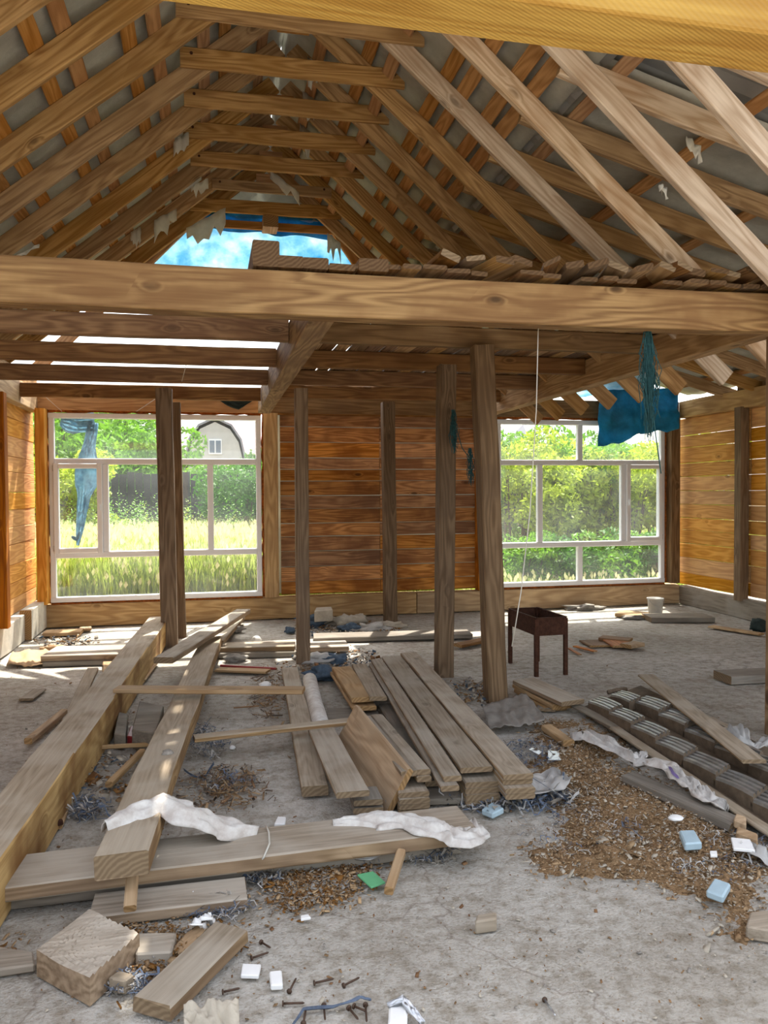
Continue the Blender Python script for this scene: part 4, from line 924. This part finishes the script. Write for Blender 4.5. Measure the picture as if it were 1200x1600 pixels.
# brackets
for lab, q in (('bright zinc bracket with holes, left of the pair', [(826, 1171), (842, 1179), (848, 1174), (831, 1168)]), ('bright zinc plate with a hole, right of the pair', [(856, 1187), (876, 1187), (873, 1174), (856, 1172)])):
    t = empty('bracket', (sum((G(*p, .03) for p in q), Vector())/4)); tag(t, lab, 'bracket')
    o = prism('plate', [G(*p, .035)-t.location for p in q], .006, 'steel'); o.parent = t
    o = tube('hole', [(0, 0, .004), (0, 0, .008)], .009, 'nail', t, 10)
# ---- metal roof tile sheets
def tile_sheet(label, origin, du, dv, rows, seed):
    """stepped sheet: du = one step along the slope, dv = its width"""
    t = empty('roof_tile_sheet', origin); tag(t, label, 'roof sheet', 'stacked metal roof tile sheets'); r_ = random.Random(seed)
    n = Vector((0, 0, 1)); st = .03
    for k in range(rows):
        b = du*k; nr = 4; v, f, mi = [], [], []
        prof = []
        for j in range(nr):
            a0 = j/nr; prof += [(a0, .0), (a0+.05/nr*2, .014), (a0+.62/nr, .014), (a0+.74/nr, 0)]
        prof.append((1, 0))
        ks = 4
        for i in range(ks+1):
            tt = i/ks; lift = -.012+st*(tt)+.006*math.sin(tt*3.14)
            for (a0, hh) in prof: v.append(b+du*(tt*1.06)+dv*a0+n*(lift+hh+.004*k*0)+n*.004*nz(k+tt, a0*3, seed))
        m_ = len(prof)
        for i in range(ks):
            for j in range(m_-1): f.append((i*m_+j, (i+1)*m_+j, (i+1)*m_+j+1, i*m_+j+1)); mi.append(0)
        # step face at the low end and the folded sides
        b0 = len(v)
        for (a0, hh) in prof: v.append(b+du*1.06+dv*a0+n*(-.045))
        for j in range(m_-1): f.append((ks*m_+j, b0+j, b0+j+1, ks*m_+j+1)); mi.append(1)
        for side in (0, m_-1):
            s0 = len(v)
            for i in range(ks+1): v.append(v[i*m_+side]-n*(.05+st*i/ks))
            for i in range(ks): f.append((i*m_+side, s0+i, s0+i+1, (i+1)*m_+side) if side == 0 else (i*m_+side, (i+1)*m_+side, s0+i+1, s0+i)); mi.append(1)
        o = mobj('tile_step', mesh_py(v, f, 'tile', False, mi), t, [M['tile_metal'], M['tile_side']])
        o.location = n*r_.uniform(0, .01); o.modifiers.new('s', 'SOLIDIFY').thickness = .002
    return t
def strip_fit(pa, pb, pw, z):
    """pa..pb: left edge of first and last step, pw: right neighbour of pa"""
    return G(*pa, z), G(*pb, z), G(*pw, z)
zt_ = .09
a, b = G(919, 1096, zt_), G(1065, 1185, zt_); du = (b-a)/4; dv = G(1005, 1118, zt_)-G(984, 1127, zt_)
tile_sheet('stepped ribbed metal roof tile ridge, nearer row with muddy side', a, du, dv*1.05, 9, 1)
a2, b2 = G(990, 1097, zt_), G(1067, 1139, zt_); du2 = (b2-a2)/2
tile_sheet('stepped ribbed metal roof tile ridge, farther row by the grey board', a2, du2, dv*1.15, 7, 2)
a3 = G(954, 1086, zt_)
tile_sheet('topmost loose stepped metal tile piece behind the two rows', a3, du2*.85, dv*1.0, 1, 3)
n0 = Vector((0, 0, .05))
o = prism('sheet_trough', [a-n0-dv*.45-du*.2, a-n0-dv*.45+du*9, a-n0+dv*4.6+du*9, a-n0+dv*4.6-du*.2], .012, 'tile_side'); tag(o, 'muddy flat bottom sheet that the ridged tile rows stand on', 'roof sheet')
o = bar('edge_strip', G(960, 1138, .05), G(1215, 1308, .05), .07, .02, 'grey', side=(1, .6, 0), wob=.002); tag(o, 'narrow grey edge strip in front of the nearer tile row', 'strip')
o = bar('edge_strip', G(900, 1103, .04), G(975, 1142, .04), .08, .02, 'greydark', side=(1, .6, 0), wob=.002); tag(o, 'dark strip at the upper left of the tile rows', 'strip')
for lab, a, b in (('dark curled metal lip behind the tile rows, left', (950, 1082), (978, 1077)), ('dark curled metal lip behind the tile rows, right', (985, 1092), (1008, 1088))):
    o = tube('metal_lip', [G(*a, .07), G((a[0]+b[0])/2, (a[1]+b[1])/2-1, .08), G(*b, .07)], .018, 'tile_side'); tag(o, lab, 'metal lip')
o = lay('plank', 'long grey board with a rounded tip sloping over the tile rows', 'plank', (1165, 1195), (1192, 1180), (1017, 1051), (1001, 1055), .17, .13, .02, 'grey')
lay('plank', 'brown board stub on the concrete right of the sloping grey board', 'plank', (1128, 1150), (1152, 1135), (1106, 1118), (1096, 1122), .04, .04, .03, 'grey')
lay('plank', 'mud caked pole on the sawdust in front of the tile rows', 'plank', (1140, 1290), (1165, 1282), (990, 1206), (976, 1214), .05, .05, .045, 'greydark', wob=.008)
# cloth strips by the tiles
o = ribbon('white_cloth', [G(893, 1155, .05), G(915, 1150, .07), G(945, 1164, .07), G(975, 1178, .06), G(992, 1190, .06), G(1010, 1182, .07)], [.05, .13, .12, .12, .07, .04], 'bag', amp=.035, seed=7, folds=4); tag(o, 'white plastic cloth strip curling on the sawdust, left half', 'cloth')
o = ribbon('white_cloth', [G(990, 1195, .08), G(1020, 1192, .10), G(1045, 1200, .12), G(1060, 1215, .10), G(1085, 1232, .09), G(1110, 1250, .08), G(1135, 1266, .06)], [.10, .14, .13, .10, .07, .10, .03], 'bag', amp=.035, seed=8, folds=5); tag(o, 'white plastic cloth strip with a purple print, right half', 'cloth')
o = ribbon('purple_print', [G(1046, 1198, .16), G(1052, 1208, .16), G(1060, 1216, .15)], [.015, .02, .012], 'purple', amp=.003, seed=8); tag(o, 'small purple printed band on the cloth by the tile rows', 'print')
o = ribbon('white_cloth', [G(1135, 1148, .04), G(1150, 1140, .10), G(1160, 1160, .06), G(1178, 1172, .03), G(1200, 1160, .03), G(1215, 1150, .03)], [.1, .14, .10, .05, .06, .05], 'film', amp=.04, seed=10, folds=4); tag(o, 'pale film scrap trailing at the right edge beyond the tiles', 'cloth')
o = ribbon('white_cloth', [G(805, 1246, .02), G(835, 1232, .06), G(860, 1218, .07), G(880, 1214, .03)], [.08, .2, .22, .08], 'film', amp=.04, seed=11, folds=5); tag(o, 'crumpled white film at the right end of the plank stacks', 'cloth')
o = ribbon('film_scrap', [G(1170, 1325, .03), G(1188, 1335, .05), G(1210, 1350, .03)], [.05, .1, .1], 'film', amp=.03, seed=12); tag(o, 'white film scrap at the right edge near the white card', 'cloth')
o = ribbon('film_scrap', [G(600, 1335, .02), G(575, 1337, .05), G(545, 1340, .03)], [.04, .07, .04], 'film', amp=.02, seed=13); tag(o, 'grey film scrap beneath the crosswise plank, above the green card', 'cloth')

# ---- sawdust heaps: low mounds rising out of the floor, with chips and blue shreds strewn over
def mound(name, label, poly, h, res, seed, chips=0):
    P = [G(*p) for p in poly]; x0, x1 = min(p.x for p in P)-.15, max(p.x for p in P)+.15; y0, y1 = min(p.y for p in P)-.15, max(p.y for p in P)+.15
    nxx, nyy = int((x1-x0)/res), int((y1-y0)/res)
    def inside(x, y):                                         # signed distance to the outline
        c = False; d = 9e9; n = len(P)
        for i in range(n):
            a, b = P[i], P[(i+1) % n]
            if (a.y > y) != (b.y > y) and x < (b.x-a.x)*(y-a.y)/(b.y-a.y)+a.x: c = not c
            ex, ey = b.x-a.x, b.y-a.y; t = max(0, min(1, ((x-a.x)*ex+(y-a.y)*ey)/(ex*ex+ey*ey+1e-9)))
            d = min(d, math.hypot(x-a.x-ex*t, y-a.y-ey*t))
        return d if c else -d
    v, hs = [], {}
    for j in range(nyy+1):
        for i in range(nxx+1):
            x, y = x0+(x1-x0)*i/nxx, y0+(y1-y0)*j/nyy
            s = inside(x, y)+.22*nz(x*3, y*3, seed)+.12*nz(x*9, y*9, seed)
            z = -.02+min(1, max(0, s+.06)/.3)*h*(.55+.6*nz(x*4, y*4, seed+3))+.012*nz(x*30, y*30, seed)
            z = max(z, -.03) if s > -.06 else -.04
            v.append((x, y, z)); hs[(i, j)] = (x, y, z)
    f = []
    for j in range(nyy):
        for i in range(nxx):
            q = (j*(nxx+1)+i, j*(nxx+1)+i+1, (j+1)*(nxx+1)+i+1, (j+1)*(nxx+1)+i)
            if max(v[k][2] for k in q) > -.012: f.append(q)
    o = mobj(name, mesh_py(v, f, 'mound', True), None, M['sawdust']); tag(o, label, 'sawdust', None, 'stuff')
    pts = [p for p in v if p[2] > -.004]
    return pts
def strew(name, label, cat, pts, n, size, mats, seed, aspect=3.0, curl=0.0, spread=.05, lift=.01):
    r_ = np.random.RandomState(seed); idx = r_.randint(0, len(pts), n); P = np.array(pts)[idx]+np.c_[r_.normal(0, spread, n), r_.normal(0, spread, n), np.abs(r_.normal(0, lift*.5, n))+lift*.3]
    P[:, 2] = np.maximum(P[:, 2], .002)
    ang = r_.uniform(0, 6.28, n); L_ = size*np.exp(r_.normal(0, .5, n)); W_ = L_/aspect*r_.uniform(.5, 1.3, n); tl = r_.normal(0, .35, n)
    d = np.c_[np.cos(ang)*np.cos(tl), np.sin(ang)*np.cos(tl), np.sin(tl)]; s = np.c_[-np.sin(ang), np.cos(ang), r_.normal(0, .4, n)]
    if curl:
        K = 6; V_, Q_ = [], []
        ph = r_.uniform(0, 6, n)
        vv = np.zeros((n, K+1, 2, 3))
        for k in range(K+1):
            t = k/K-.5; c = P+d*(L_*t)[:, None]+s*(np.sin(ph+t*7)*L_*curl)[:, None]; c[:, 2] += np.abs(np.cos(ph+t*9))*L_*curl*.6
            vv[:, k, 0] = c-s*W_[:, None]/2; vv[:, k, 1] = c+s*W_[:, None]/2
        vv[..., 2] = np.maximum(vv[..., 2], .001)
        V_ = vv.reshape(-1, 3); base = np.arange(n)[:, None]*(K+1)*2
        Q_ = np.concatenate([base+np.array([[2*k, 2*k+1, 2*k+3, 2*k+2]]) for k in range(K)])
    else:
        th = np.c_[np.zeros(n), np.zeros(n), W_*.35]
        c4 = [P-d*L_[:, None]/2-s*W_[:, None]/2, P+d*L_[:, None]/2-s*W_[:, None]/2, P+d*L_[:, None]/2+s*W_[:, None]/2, P-d*L_[:, None]/2+s*W_[:, None]/2]
        V_ = np.stack(c4+[c-th for c in c4], 1).reshape(-1, 3); base = np.arange(n)[:, None]*8
        Q_ = np.concatenate([base+np.array([q]) for q in ((0, 1, 2, 3), (0, 4, 5, 1), (1, 5, 6, 2), (2, 6, 7, 3), (3, 7, 4, 0))])
    mi = np.random.RandomState(seed+1).randint(0, len(mats), len(Q_)) if len(mats) > 1 else None
    if mi is not None: mi = np.tile(np.random.RandomState(seed+1).randint(0, len(mats), n), len(Q_)//n)
    o = mobj(name, np_mesh(V_, Q_, name, mi), None, [M[m] for m in mats]); tag(o, label, cat, None, 'stuff'); return o
heap = mound('sawdust_heap', 'brown sawdust spread over the concrete before the tile rows', [(850, 1130), (905, 1120), (1010, 1210), (1130, 1290), (1215, 1330), (1215, 1470), (1150, 1440), (1080, 1400), (960, 1385), (880, 1362), (845, 1300), (870, 1240), (840, 1190)], .075, .03, 1)
heap2 = mound('sawdust_heap', 'brown sawdust before the crosswise planks around the green card', [(385, 1350), (520, 1320), (640, 1318), (650, 1360), (560, 1410), (470, 1430), (420, 1470), (385, 1440)], .055, .025, 2)
heap3 = mound('sawdust_heap', 'dark sawdust around the chunky offcuts at lower left', [(-30, 1415), (60, 1405), (140, 1400), (240, 1440), (380, 1425), (330, 1500), (250, 1560), (190, 1560), (120, 1440), (60, 1470), (-30, 1480)], .055, .025, 3)
heap6 = mound('sawdust_heap', 'brown dirt under the tile rows', [(900, 1100), (960, 1100), (1060, 1170), (1200, 1270), (1215, 1300), (1100, 1240), (990, 1170), (930, 1150)], .04, .03, 6)
flo = [(G(px, py)[0], G(px, py)[1], 0) for px, py in [(random.uniform(0, 1200), random.uniform(1010, 1600)) for _ in range(900)]]
strew('wood_chips', 'tan wood chips strewn all over the big sawdust heap', 'wood chips', heap, 14000, .0095, ['chips', 'sawdust', 'sawdust', 'rag'], 1, 2.2)
strew('wood_chips', 'chips and bark bits strewn over the sawdust left and centre', 'wood chips', heap2+heap3, 8000, .010, ['chips', 'sawdust', 'joist', 'rubble'], 2, 2.2)
strew('floor_grit', 'crumbs and grit scattered over the bare concrete', 'grit', flo, 2600, .006, ['rubble', 'sawdust', 'joist', 'rag'], 3, 1.6, spread=.2, lift=.002)
def zone(px, py, rx, ry, n, seed):
    r_ = random.Random(seed); out = []
    for _ in range(n):
        a = r_.uniform(0, 6.28); q = math.sqrt(r_.random()); g = G(px+rx*q*math.cos(a), py+ry*q*math.sin(a)); out.append((g.x, g.y, .012))
    return out
lz = zone(355, 1232, 60, 34, 300, 1)+zone(345, 1225, 30, 18, 150, 5)+zone(420, 1085, 24, 45, 300, 2)
strew('bark_slivers', 'dark bark slivers in the two litter patches by the laths', 'bark slivers', lz, 1100, .028, ['joist', 'chips', 'bark', 'sawdust'], 4, 6, lift=.006)
rz = zone(735, 1085, 50, 18, 200, 3)+zone(520, 1035, 80, 22, 300, 4)+zone(540, 984, 80, 10, 250, 6)+zone(105, 1005, 45, 8, 150, 7)+zone(150, 1215, 60, 40, 120, 8)
strew('rubble_bits', 'crumbs of rubble, wood and plaster round the post feet and rag heaps', 'rubble', rz, 2200, .018, ['rubble', 'sawdust', 'joist', 'rag', 'blue_rag'], 6, 1.8, lift=.02)
for k, (lab, px, py, rx, ry, n, sz) in enumerate([
  ('tangled blue film shreds in front of the plank stack ends', 800, 1255, 105, 14, 520, .07), ('blue film shreds at the end of the short grey board', 405, 1370, 35, 14, 200, .05),
  ('blue shreds beside the thick plank in the middle gap', 325, 1165, 28, 26, 200, .06), ('blue shreds in the gap right of the square timber', 135, 1268, 32, 18, 200, .06),
  ('blue grey shreds behind the dented plank', 330, 1425, 55, 14, 260, .04), ('blue shreds in the litter before the slanting lath', 350, 1225, 50, 14, 110, .05),
  ('blue shreds along the crosswise plank near the green card', 550, 1345, 40, 8, 150, .05), ('pale shreds on the right part of the sawdust heap', 1120, 1340, 90, 40, 420, .04),
  ('shreds on the sawdust near the zinc brackets', 830, 1180, 50, 22, 240, .045), ('shreds on the middle of the big sawdust heap', 900, 1290, 90, 50, 260, .035),
  ('blue shreds around the small wooden cube', 200, 1545, 32, 14, 110, .04), ('shreds right of the crosswise plank end', 670, 1340, 35, 14, 80, .06)]):
    strew('film_shreds', lab, 'film shreds', zone(px, py, rx, ry, 200, k), n, sz, ['shred_blue', 'film', 'shred_blue', 'greydark'] if k not in (7, 9) else ['film', 'shred_blue', 'sawdust'], 20+k, 12, .22, .015)

# ================================================================== OUTSIDE
rs = np.random.RandomState(5)
def leaf_mesh(name, centers, radii, n, size, seed, squash=.8):
    r_ = np.random.RandomState(seed); centers = np.array(centers, float); radii = np.array(radii, float)
    w_ = radii**2; idx = r_.choice(len(centers), n, p=w_/w_.sum())
    d = r_.normal(size=(n, 3)); d /= np.linalg.norm(d, axis=1)[:, None]
    P = centers[idx]+d*(radii[idx]*r_.uniform(.45, 1.0, n)**.5)[:, None]*np.array([1, 1, squash])
    a = r_.normal(size=(n, 3))+d*.3; a /= np.linalg.norm(a, axis=1)[:, None]; b = np.cross(a, r_.normal(size=(n, 3))); b /= np.linalg.norm(b, axis=1)[:, None]
    L_ = (size*r_.uniform(.6, 1.4, n))[:, None]
    V_ = np.stack([P-a*L_, P+b*L_*.42, P+a*L_, P-b*L_*.42], 1).reshape(-1, 3)
    return np_mesh(V_, np.arange(n*4).reshape(n, 4), name)
def make_shrub(seed, R_, H_, nleaf, size):
    r_ = random.Random(seed); cs, rd = [], []
    for _ in range(16):
        a = r_.uniform(0, 6.28); q = r_.uniform(0, R_*.75); z_ = r_.uniform(.2, .85)*H_; cs.append((q*math.cos(a), q*math.sin(a), z_)); rd.append(r_.uniform(.25, .5)*R_*(1.15-z_/H_*.5))
    return leaf_mesh('foliage', cs, rd, nleaf, size, seed)
shrub_meshes = {}
def stems_mesh(seed, H_):
    r_ = random.Random(seed); v, f = [], []
    for q in range(7):
        a = r_.uniform(0, 6.28); tip = Vector((math.cos(a)*.5*r_.random(), math.sin(a)*.5*r_.random(), H_*r_.uniform(.6, .9))); b0 = Vector((math.cos(a)*.1, math.sin(a)*.1, 0))
        for k in range(4):
            p = b0.lerp(tip, k/3)+Vector((r_.uniform(-.05, .05), r_.uniform(-.05, .05), 0)); rr_ = .03*(1-k/4)
            for c in range(5): v.append(p+Vector((math.cos(c*1.257)*rr_, math.sin(c*1.257)*rr_, 0)))
        o0 = q*20
        for k in range(3):
            for c in range(5): f.append((o0+k*5+c, o0+k*5+(c+1) % 5, o0+(k+1)*5+(c+1) % 5, o0+(k+1)*5+c))
    return mesh_py(v, f, 'stems', True)
kinds = {'shrub': (0, 1.3, 2.6, 6500, .05), 'shrub_low': (1, 1.1, 1.6, 5000, .045), 'tree': (2, 2.6, 5.0, 9000, .10)}
for k, a in kinds.items():
    for mt in ('leaf', 'leaf_y', 'leaf_d'):
        me = make_shrub(*a); me.materials.append(M[mt]); shrub_meshes[k, mt] = me
    sm = stems_mesh(a[0], a[2]); sm.materials.append(M['bark']); shrub_meshes[k, 'stem'] = sm
def shrub(kind, mt, x, y, s, label, rot, z=-.1):
    t = empty({'shrub_low': 'shrub'}.get(kind, kind), (x, y, z)); t.rotation_euler = (0, 0, rot); t.scale = (s, s, s)
    tag(t, label, 'tree' if kind == 'tree' else 'shrub', 'shrubs and trees outside the windows')
    for nm, key in (('foliage', mt), ('stems', 'stem')):
        o = bpy.data.objects.new(nm, shrub_meshes[kind, key]); C.objects.link(o); o.parent = t
        if nm == 'foliage': o['kind'] = 'stuff'
R = random.Random(21)
spec = [  # (kind, mat, px, distance, scale, where)
 ('shrub', 'leaf_d', 392, 15.0, .95, 'dark green shrub behind the fence at the right end of the left window'),
 ('shrub', 'leaf', 352, 20.0, 1.0, 'green shrub below the curved roof house'),
 ('shrub', 'leaf_y', 95, 16.5, 1.1, 'yellow green shrub at the left end of the left window'),
 ('tree', 'leaf', 188, 24, .98, 'round green tree in the top of the left window'),
 ('tree', 'leaf_d', 120, 26, 1.1, 'darker tree behind the window rag'),
 ('tree', 'leaf_y', 238, 29, .68, 'pale tree behind the posts in the left window'),
 ('tree', 'leaf_y', 135, 30, 1.2, 'tallest pale tree at the top of the left window'),
 ('tree', 'leaf', 88, 22, .95, 'green tree at the left edge of the left window'),
 ('shrub', 'leaf', 405, 24, 1.15, 'tall green shrub right of the curved roof house'),
 ('shrub', 'leaf_d', 470, 15.8, 1.1, 'shrub hidden mostly by the plank wall'),
 ('shrub', 'leaf_d', 135, 19.2, .9, 'green shrub at the fence behind the window rag'),
 ('shrub_low', 'leaf', 80, 12.6, .9, 'low leafy shrub at the lower left of the left window'),
 ('shrub_low', 'leaf', 372, 12.4, .9, 'low leafy shrub at the lower right of the left window'),
 ('shrub', 'leaf_y', 800, 14.5, 1.2, 'yellow green shrub at the left edge of the right window'),
 ('shrub', 'leaf_y', 870, 13.8, 1.05, 'bright shrub in the middle of the right window'),
 ('shrub', 'leaf', 925, 14.2, 1.1, 'full green shrub right of the middle of the right window'),
 ('shrub', 'leaf_y', 980, 13.6, 1.05, 'bright shrub beside the sash of the right window'),
 ('shrub', 'leaf_y', 1030, 14.8, 1.1, 'bright shrub behind the sash of the right window'),
 ('shrub', 'leaf', 835, 17.5, 1.35, 'taller shrub behind the yellow one at the left of the right window'),
 ('shrub_low', 'leaf_d', 1010, 11.9, .92, 'dark low shrub at the lower right of the right window'),
 ('shrub_low', 'leaf', 950, 12.0, .9, 'low shrub right of the lower mullion of the right window'),
 ('shrub_low', 'leaf_d', 885, 11.9, .88, 'dark low shrub at the lower middle of the right window'),
 ('shrub_low', 'leaf', 820, 12.0, .9, 'low shrub at the lower left of the right window'),
 ('shrub_low', 'leaf', 1070, 12.2, .9, 'low shrub beyond the corner post of the right window'),
 ('shrub', 'leaf', 740, 16, 1.0, 'shrub mostly behind the leaning post'),
 ('tree', 'leaf', 960, 30, .9, 'tree far behind the right window flap'),
 ('tree', 'leaf_y', 1040, 26, .85, 'pale tree at the right end of the right window'),
 ('shrub', 'leaf_y', 1090, 14.0, 1.2, 'bright shrub beyond the right wall')]
for (kd, mt, px, Y, s, lab) in spec:
    g = GY(px, 772, Y); shrub(kd, mt, g.x, Y, s, lab, R.uniform(0, 6), -.4 if kd == 'shrub_low' else -.1)
# upright weeds: spikes of leaves
def weed_mesh(seed):
    r_ = np.random.RandomState(seed); V_, n = [], 0
    for st in range(5):
        bx, by = r_.uniform(-.25, .25, 2); H_ = r_.uniform(1.1, 1.6); lx, ly = r_.uniform(-.08, .08, 2)
        for k in range(46):
            t = (k+1)/46; c = np.array([bx+lx*t, by+ly*t, H_*t]); a = k*2.4; L_ = .17*(1-.75*t)+.02
            d = np.array([math.cos(a), math.sin(a), .35]); s = np.array([-math.sin(a), math.cos(a), 0])*L_*.16
            V_ += [c, c+d*L_*.5+s, c+d*L_, c+d*L_*.5-s]; n += 1
    return np_mesh(np.array(V_), np.arange(n*4).reshape(n, 4), 'weed')
wm = [weed_mesh(i) for i in range(3)]
for i, m_ in enumerate(wm): m_.materials.append(M[('leaf', 'leaf_y', 'leaf')[i]])
def weed(px, Y, s, k, lab, grp):
    g = GY(px, 772, Y); t = bpy.data.objects.new('tall_weed', wm[k % 3]); C.objects.link(t); t.location = (g.x, Y, -.1); t.scale = (s, s, s); t.rotation_euler = (0, 0, k*1.7)
    tag(t, lab, 'weed', grp)
for k in range(34): weed(170+R.uniform(0, 150), R.uniform(13.6, 16.0), R.uniform(.85, 1.15), k, 'leafy upright weed among others before the fence, left window', 'upright weeds outside the left window')
for k in range(12): weed(330+R.uniform(0, 80), R.uniform(13.2, 15.0), R.uniform(.8, 1.1), k, 'leafy upright weed in the right part of the left window', 'weeds at the right of the left window')
for k in range(16): weed(78+R.uniform(0, 80), R.uniform(13.0, 15.5), R.uniform(.8, 1.1), k, 'leafy upright weed behind the sash of the left window', 'weeds behind the left window sash')
# meadow grass
def grass(name, label, x0, x1, y0, y1, n, h, seed, mats, seedp):
    r_ = np.random.RandomState(seed); P = np.c_[r_.uniform(x0, x1, n), r_.uniform(y0, y1, n), np.full(n, -.12)]
    H_ = h*r_.uniform(.5, 1.25, n); a = r_.uniform(0, 6.28, n); b = r_.uniform(.05, .45, n)*H_; wd = .006+.006*r_.rand(n)
    lean = np.c_[np.cos(a), np.sin(a), np.zeros(n)]*b[:, None]; s = np.c_[-np.sin(a), np.cos(a), np.zeros(n)]*wd[:, None]; up = np.c_[np.zeros(n), np.zeros(n), H_]
    p1 = P+lean*.3+up*.55; p2 = P+lean+up
    V_ = np.stack([P-s, P+s, p1+s*.8, p1-s*.8, p2+s*.25, p2-s*.25], 1).reshape(-1, 3); base = np.arange(n)[:, None]*6
    Q_ = np.concatenate([base+np.array([[0, 1, 2, 3]]), base+np.array([[3, 2, 4, 5]])]); mi = np.zeros(len(Q_), int)
    k = r_.rand(n) < seedp; q = p2[k]; m_ = k.sum(); hh = .10
    sv = np.stack([q-s[k]*1.0, q-s[k]*3+[0, 0, hh*.5], q+[0, 0, hh], q+s[k]*3+[0, 0, hh*.5]], 1).reshape(-1, 3)
    Q_ = np.concatenate([Q_, len(V_)+np.arange(m_*4).reshape(-1, 4)]); mi = np.concatenate([mi, np.ones(m_, int)]); V_ = np.concatenate([V_, sv])
    o = mobj(name, np_mesh(V_, Q_, name, mi), None, [M[m] for m in mats]); tag(o, label, 'grass', None, 'stuff')
grass('meadow_grass', 'tall pale meadow grass with seed heads outside the left window', -5.0, 3.4, 10.75, 15.0, 60000, .95, 1, ['grass', 'seed'], .35)
grass('meadow_grass', 'long green grass beyond the walls outside the right window', 3.2, 10.5, 10.7, 12.2, 12000, .35, 2, ['grass', 'seed'], .1)
grass('meadow_grass', 'grass strip farther off toward the fence', -6, 14, 15.0, 20, 24000, .8, 3, ['grass', 'seed'], .15)
# fence of boards
fn = empty('fence', (2, 17.8, 0)); tag(fn, 'dark grey board fence far outside the left window', 'fence')
x = -8.5
while x < 8.0:
    if not (2.0 < x < 2.35): bar('board', (x, 17.8, -.1), (x, 17.8, 2.05+R.uniform(-.03, .03)), .155, .025, 'fence', fn, side=(1, 0, 0), seg=1, end='fence')
    x += .165
for z_ in (.4, 1.6): bar('rail', (-8.5, 17.85, z_), (8, 17.85, z_), .05, .08, 'fence', fn, seg=1, end='fence')
bar('gate_post', (1.35, 17.7, -.1), (1.35, 17.7, 2.1), .2, .2, 'stucco' if False else 'sill', fn, side=(1, 0, 0))
# houses
def house_gambrel():
    p = GY(337, 760, 45); t = empty('house', (p.x, 45, 0)); tag(t, 'pale house with a curved barn roof and small window', 'house')
    t.scale = (.85, .85, .99)
    prof = [(-1.75, 2.0), (-1.75, 3.6), (-1.5, 4.6), (-.95, 5.35), (0, 5.75), (.95, 5.35), (1.5, 4.6), (1.75, 3.6), (1.75, 2.0)]
    prof = [(x*1.0, z*.98) for x, z in prof]
    prof = [(-1.75, 0)]+prof+[(1.75, 0)]
    n = len(prof); v = [(x, 0, z) for x, z in prof]+[(x, 6, z) for x, z in prof]
    f = [tuple(range(n)), tuple(range(2*n-1, n-1, -1))]; mobj('gable_wall', mesh_py(v, f, 'g'), t, M['stucco'])
    v = []; 
    for (x, z) in prof: v += [(x*1.06, -.15, z*1.03), (x*1.06, 6.1, z*1.03)]
    f = [(2*i, 2*i+1, 2*i+3, 2*i+2) for i in range(n-1)]
    o = mobj('roof', mesh_py(v, f, 'r'), t, M['greyroof']); o.modifiers.new('s', 'SOLIDIFY').thickness = .12
    w_ = bar('window', (-.42, -.05, 4.25), (.42, -.05, 4.25), .08, .85, 'vinyl', t, side=(0, 1, 0), seg=1); w_.rotation_mode = 'XYZ'; w_.rotation_euler = (0, 0, 0); w_.location = (0, -.05, 4.25)
    for sx in (-.2, .2):
        g_ = bar('pane', (0, 0, 0), (.32, 0, 0), .04, .68, 'vinyl', None, side=(0, 1, 0), seg=1); g_.data.materials[0] = M['darkglass']; g_.data.materials[1] = M['darkglass']
        g_.parent = w_; g_.location = (sx, -.035, 0); g_.rotation_mode = 'XYZ'; g_.rotation_euler = (0, 0, 0)
    return t
house_gambrel()
def house_box(label, px, Y, wdt, hw, hr, roofm, wallm='stucco', dep=8):
    p = GY(px, 760, Y); t = empty('house', (p.x, Y, 0)); tag(t, label, 'house'); a = wdt/2
    mobj('walls', mesh_py([(-a, 0, 0), (a, 0, 0), (a, dep, 0), (-a, dep, 0), (-a, 0, hw), (a, 0, hw), (a, dep, hw), (-a, dep, hw)], [(0, 1, 5, 4), (1, 2, 6, 5), (2, 3, 7, 6), (3, 0, 4, 7)], 'w'), t, M[wallm])
    e = .4; o = mobj('roof', mesh_py([(-a-e, -e, hw-.1), (a+e, -e, hw-.1), (a+e, dep+e, hw-.1), (-a-e, dep+e, hw-.1), (-a+.6, dep/2, hr), (a-.6, dep/2, hr)], [(0, 1, 5, 4), (2, 3, 4, 5), (1, 2, 5), (3, 0, 4), (3, 2, 1, 0)], 'r'), t, M[roofm])
    for k in (-.5, .5):
        w_ = bar('window', (0, 0, 0), (1.0, 0, 0), .1, 1.2, 'vinyl', None, side=(0, 1, 0), seg=1); w_.parent = t; w_.location = (k*a, -.03, hw*.68); w_.data.materials[0] = M['darkglass']
house_box('house with a pinkish roof right of the curved roof house', 398, 60, 5, 4.6, 7.3, 'pinkroof')
house_box('pale house with a grey roof far beyond the right window, right of centre', 930, 48, 8, 4.2, 6.3, 'greyroof')
house_box('distant pale house at the top left of the right window', 800, 70, 7, 5.5, 8.0, 'greyroof')
house_box('distant white house seen between trees in the left window', 237, 62, 4, 5.0, 7.0, 'greyroof')
